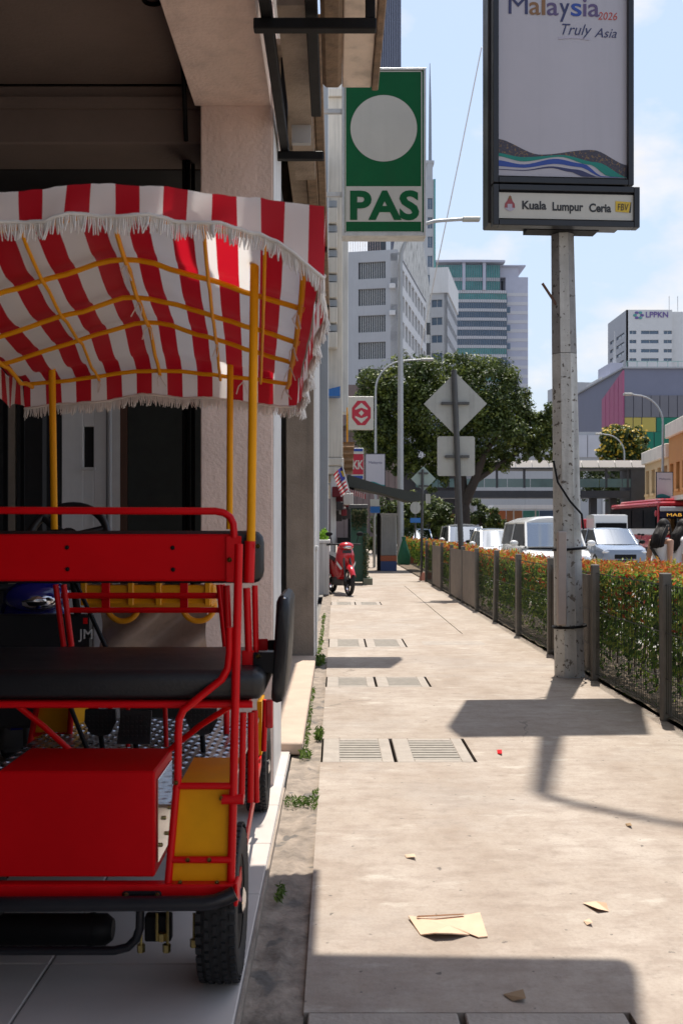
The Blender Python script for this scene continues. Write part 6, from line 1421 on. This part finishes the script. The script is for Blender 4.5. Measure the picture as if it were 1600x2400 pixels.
for k in range(9): MB().box(1+k*3.4,3.6+k*3.4,-.1,0,.2,3.2).build('shopfront', (G_dark, mat('orange shopfront',(.30,.09,.03),.7), mat('grey shopfront',(.25,.25,.26),.7))[k%3], DB)
# shop houses on the right
for i, (pa, pb, zt_, wm, lab) in enumerate((((22.9,76),(21.9,67.5),7.0,mat('pale ochre wall',(.50,.36,.20),.85,0,.1,1.),'pale ochre shop house with cream parapet at the far right'),((21.85,67.3),(19.6,50),8.2,mat('deep ochre wall',(.42,.20,.06),.85,0,.1,1.),'deep ochre shop house at the right edge of the picture'))):
    d = Vector((pb[0]-pa[0], pb[1]-pa[1])); L_ = d.length; ang = math.atan2(d.y, d.x)
    H_ = thing('shop_house', lab, 'building', (pa[0],pa[1],0), 'ochre shop houses across the road', local=True, rotz=ang)
    n = max(3, int(L_/1.9)); facade(H_, (0,0,0), 0, -.15, zt_-.9, L_, [(L_/n*(k+.22), L_/n*(k+.78)) for k in range(n)], [(.2,2.5),(3.9,5.6)], wm, G_dark, .3, 2, W_bar, sill=.12)
    MB().box(-.1,L_+.1,-.25,.4,zt_-.9,zt_,.04).build('parapet', M_cream, H_); MB().box(0,L_,.35,9,-.1,zt_-.95).build('core', wm, H_); MB().box(0,L_,-1.4,-.001,3.0,3.25).build('canopy_slab', M_cream, H_)
# ------------------------------------------------------------------ trees
M_tleaf = leafmat('tree leaves', trans=.3); M_bark = mat('bark', (.045,.036,.03), .95, 0, .3, 6, bump=.6, bscale=12)
def tree(nm, label, base, trunk, blobs, Y, n, s, cols, flowers=None, dark=0.):
    t = thing(nm, label, 'tree', base)
    tm = MB()
    for pts, rs in trunk: tm.tube([at(*p) for p in pts], rs, 9)
    if trunk: tm.build('trunk', M_bark, t, 1)
    v, f, c = [], [], []; fv, ff, fc = [], [], []
    tot = sum(b[2]*b[3] for b in blobs)
    for (cx, cy, rx, ry) in blobs:
        c0 = at(cx, cy, Y + RND.uniform(-.3,.3)*rx*Y/F); R3 = Vector((rx*Y/F, .8*rx*Y/F, ry*Y/F))
        nb = max(5, int(26*rx*ry/2500))
        clumps = []
        for k in range(nb*3):
            d = Vector((RND.gauss(0,1),RND.gauss(0,1),RND.gauss(0,1))).normalized(); clumps.append((c0 + Vector((d.x*R3.x,d.y*R3.y,d.z*R3.z))*RND.uniform(.72,1.04), RND.uniform(.22,.42)*min(R3.x,R3.z), RND.random()))
        for k in range(int(n*rx*ry/tot)):
            q, cr, tone = RND.choice(clumps); d = Vector((RND.gauss(0,1),RND.gauss(0,1),RND.gauss(0,1))).normalized(); p = q + d*cr*RND.random()**.4
            col = cols[min(len(cols)-1, int((.6*tone+.4*RND.random())*len(cols)))]
            leaf_cloud(v,f,c,p,d+Vector((0,0,.5))+Vector((RND.gauss(0,.5),RND.gauss(0,.5),RND.gauss(0,.4))),s*RND.uniform(.6,1.3),col,.55)
            if flowers and d.z > -.1 and RND.random() < flowers[0]: leaf_cloud(fv,ff,fc,p+d*.15,d+Vector((0,-.6,.5)),s*1.0,RND.choice(flowers[1]),.8)
    tag(leaves_obj('crown', v, f, c, M_tleaf, t), kind='stuff')
    if flowers: tag(leaves_obj('flowers', fv, ff, fc, M_tleaf, t), kind='stuff')
    return t
tg = [(.026,.044,.014),(.046,.07,.018),(.075,.105,.023),(.115,.15,.03),(.19,.22,.042)]
tree('rain_tree', 'broad dark green street tree behind the diamond road sign', (wx(1085,58), 58, 0),
     [([(1080,1290,58),(1084,1200,58),(1078,1120,58),(1060,1020,58)],[.55,.42,.36,.16]),([(1082,1190,58),(1110,1130,57.5),(1135,1060,57),(1180,1000,57)],[.34,.26,.2,.1]),([(1079,1120,58),(1030,1060,58.5),(960,1000,58)],[.26,.2,.1]),([(1110,1130,57.5),(1160,1095,57.5),(1230,1050,58)],[.18,.14,.07])],
     [(905,965,62,78),(955,905,72,66),(1045,880,85,50),(1130,905,82,62),(1195,960,50,62),(1060,965,130,75),(940,1020,60,50),(1140,1020,95,52),(1225,1000,50,42),(1262,1015,34,45),(1205,1055,55,24),(1005,1065,55,34),(880,905,40,40),(985,1100,38,30),(925,1075,45,40),(1050,1050,70,34),(1275,1050,40,30),(1100,1075,60,32),(1150,1080,50,26),(1020,1130,26,28),(868,985,48,66),(900,1045,45,45),(1290,990,30,40)], 58, 75000, .21, tg)
tree('flowering_tree', 'round tree with yellow blossom above the bridge roof', (wx(1465,96), 96, 0), [([(1465,1230,96),(1463,1120,96),(1460,1040,96)],[.4,.3,.2])], [(1440,1035,36,34),(1480,1040,38,38),(1462,1062,50,30),(1500,1060,22,28),(1425,1060,22,30)], 96, 12000, .32, tg, (.13,[(.58,.38,.02),(.62,.42,.04),(.45,.28,.02)]))
tree('bush', 'rounded dark bush beyond the parked cars under the bridge', (wx(1125,64), 64, 0), [([(1125,1275,64),(1125,1200,64)],[.1,.08])], [(1110,1200,28,30),(1140,1212,30,26),(1160,1222,22,18),(1125,1235,45,25)], 64, 5000, .2, tg)
tree('street_tree', 'shaded tree under the footbridge right of the pole', (wx(1400,92), 92, 0), [([(1385,1245,92),(1390,1170,92),(1400,1120,92)],[.3,.25,.15]),([(1440,1245,92),(1436,1150,92)],[.25,.18])], [(1365,1125,35,40),(1420,1115,45,35),(1450,1150,30,40)], 92, 6000, .28, tg[:3])  # lighter leaf tones left out, so the shade sits in the leaf colour
tree('street_tree', 'leafy dark tree behind the stall awning and cabinet', (wx(915,52), 52, 0), [([(915,1295,52),(918,1220,52),(905,1150,52)],[.2,.15,.1])], [(905,1215,35,45),(945,1225,30,50),(970,1200,30,40),(900,1270,40,25)], 52, 7000, .2, tg)
tree('street_tree', 'green tree clump left of the trunk by the round sign', (wx(1010,66), 66, 0), [([(1010,1270,66),(1012,1180,66)],[.2,.12])], [(1005,1215,40,45),(1040,1225,32,40)], 66, 5000, .22, tg)
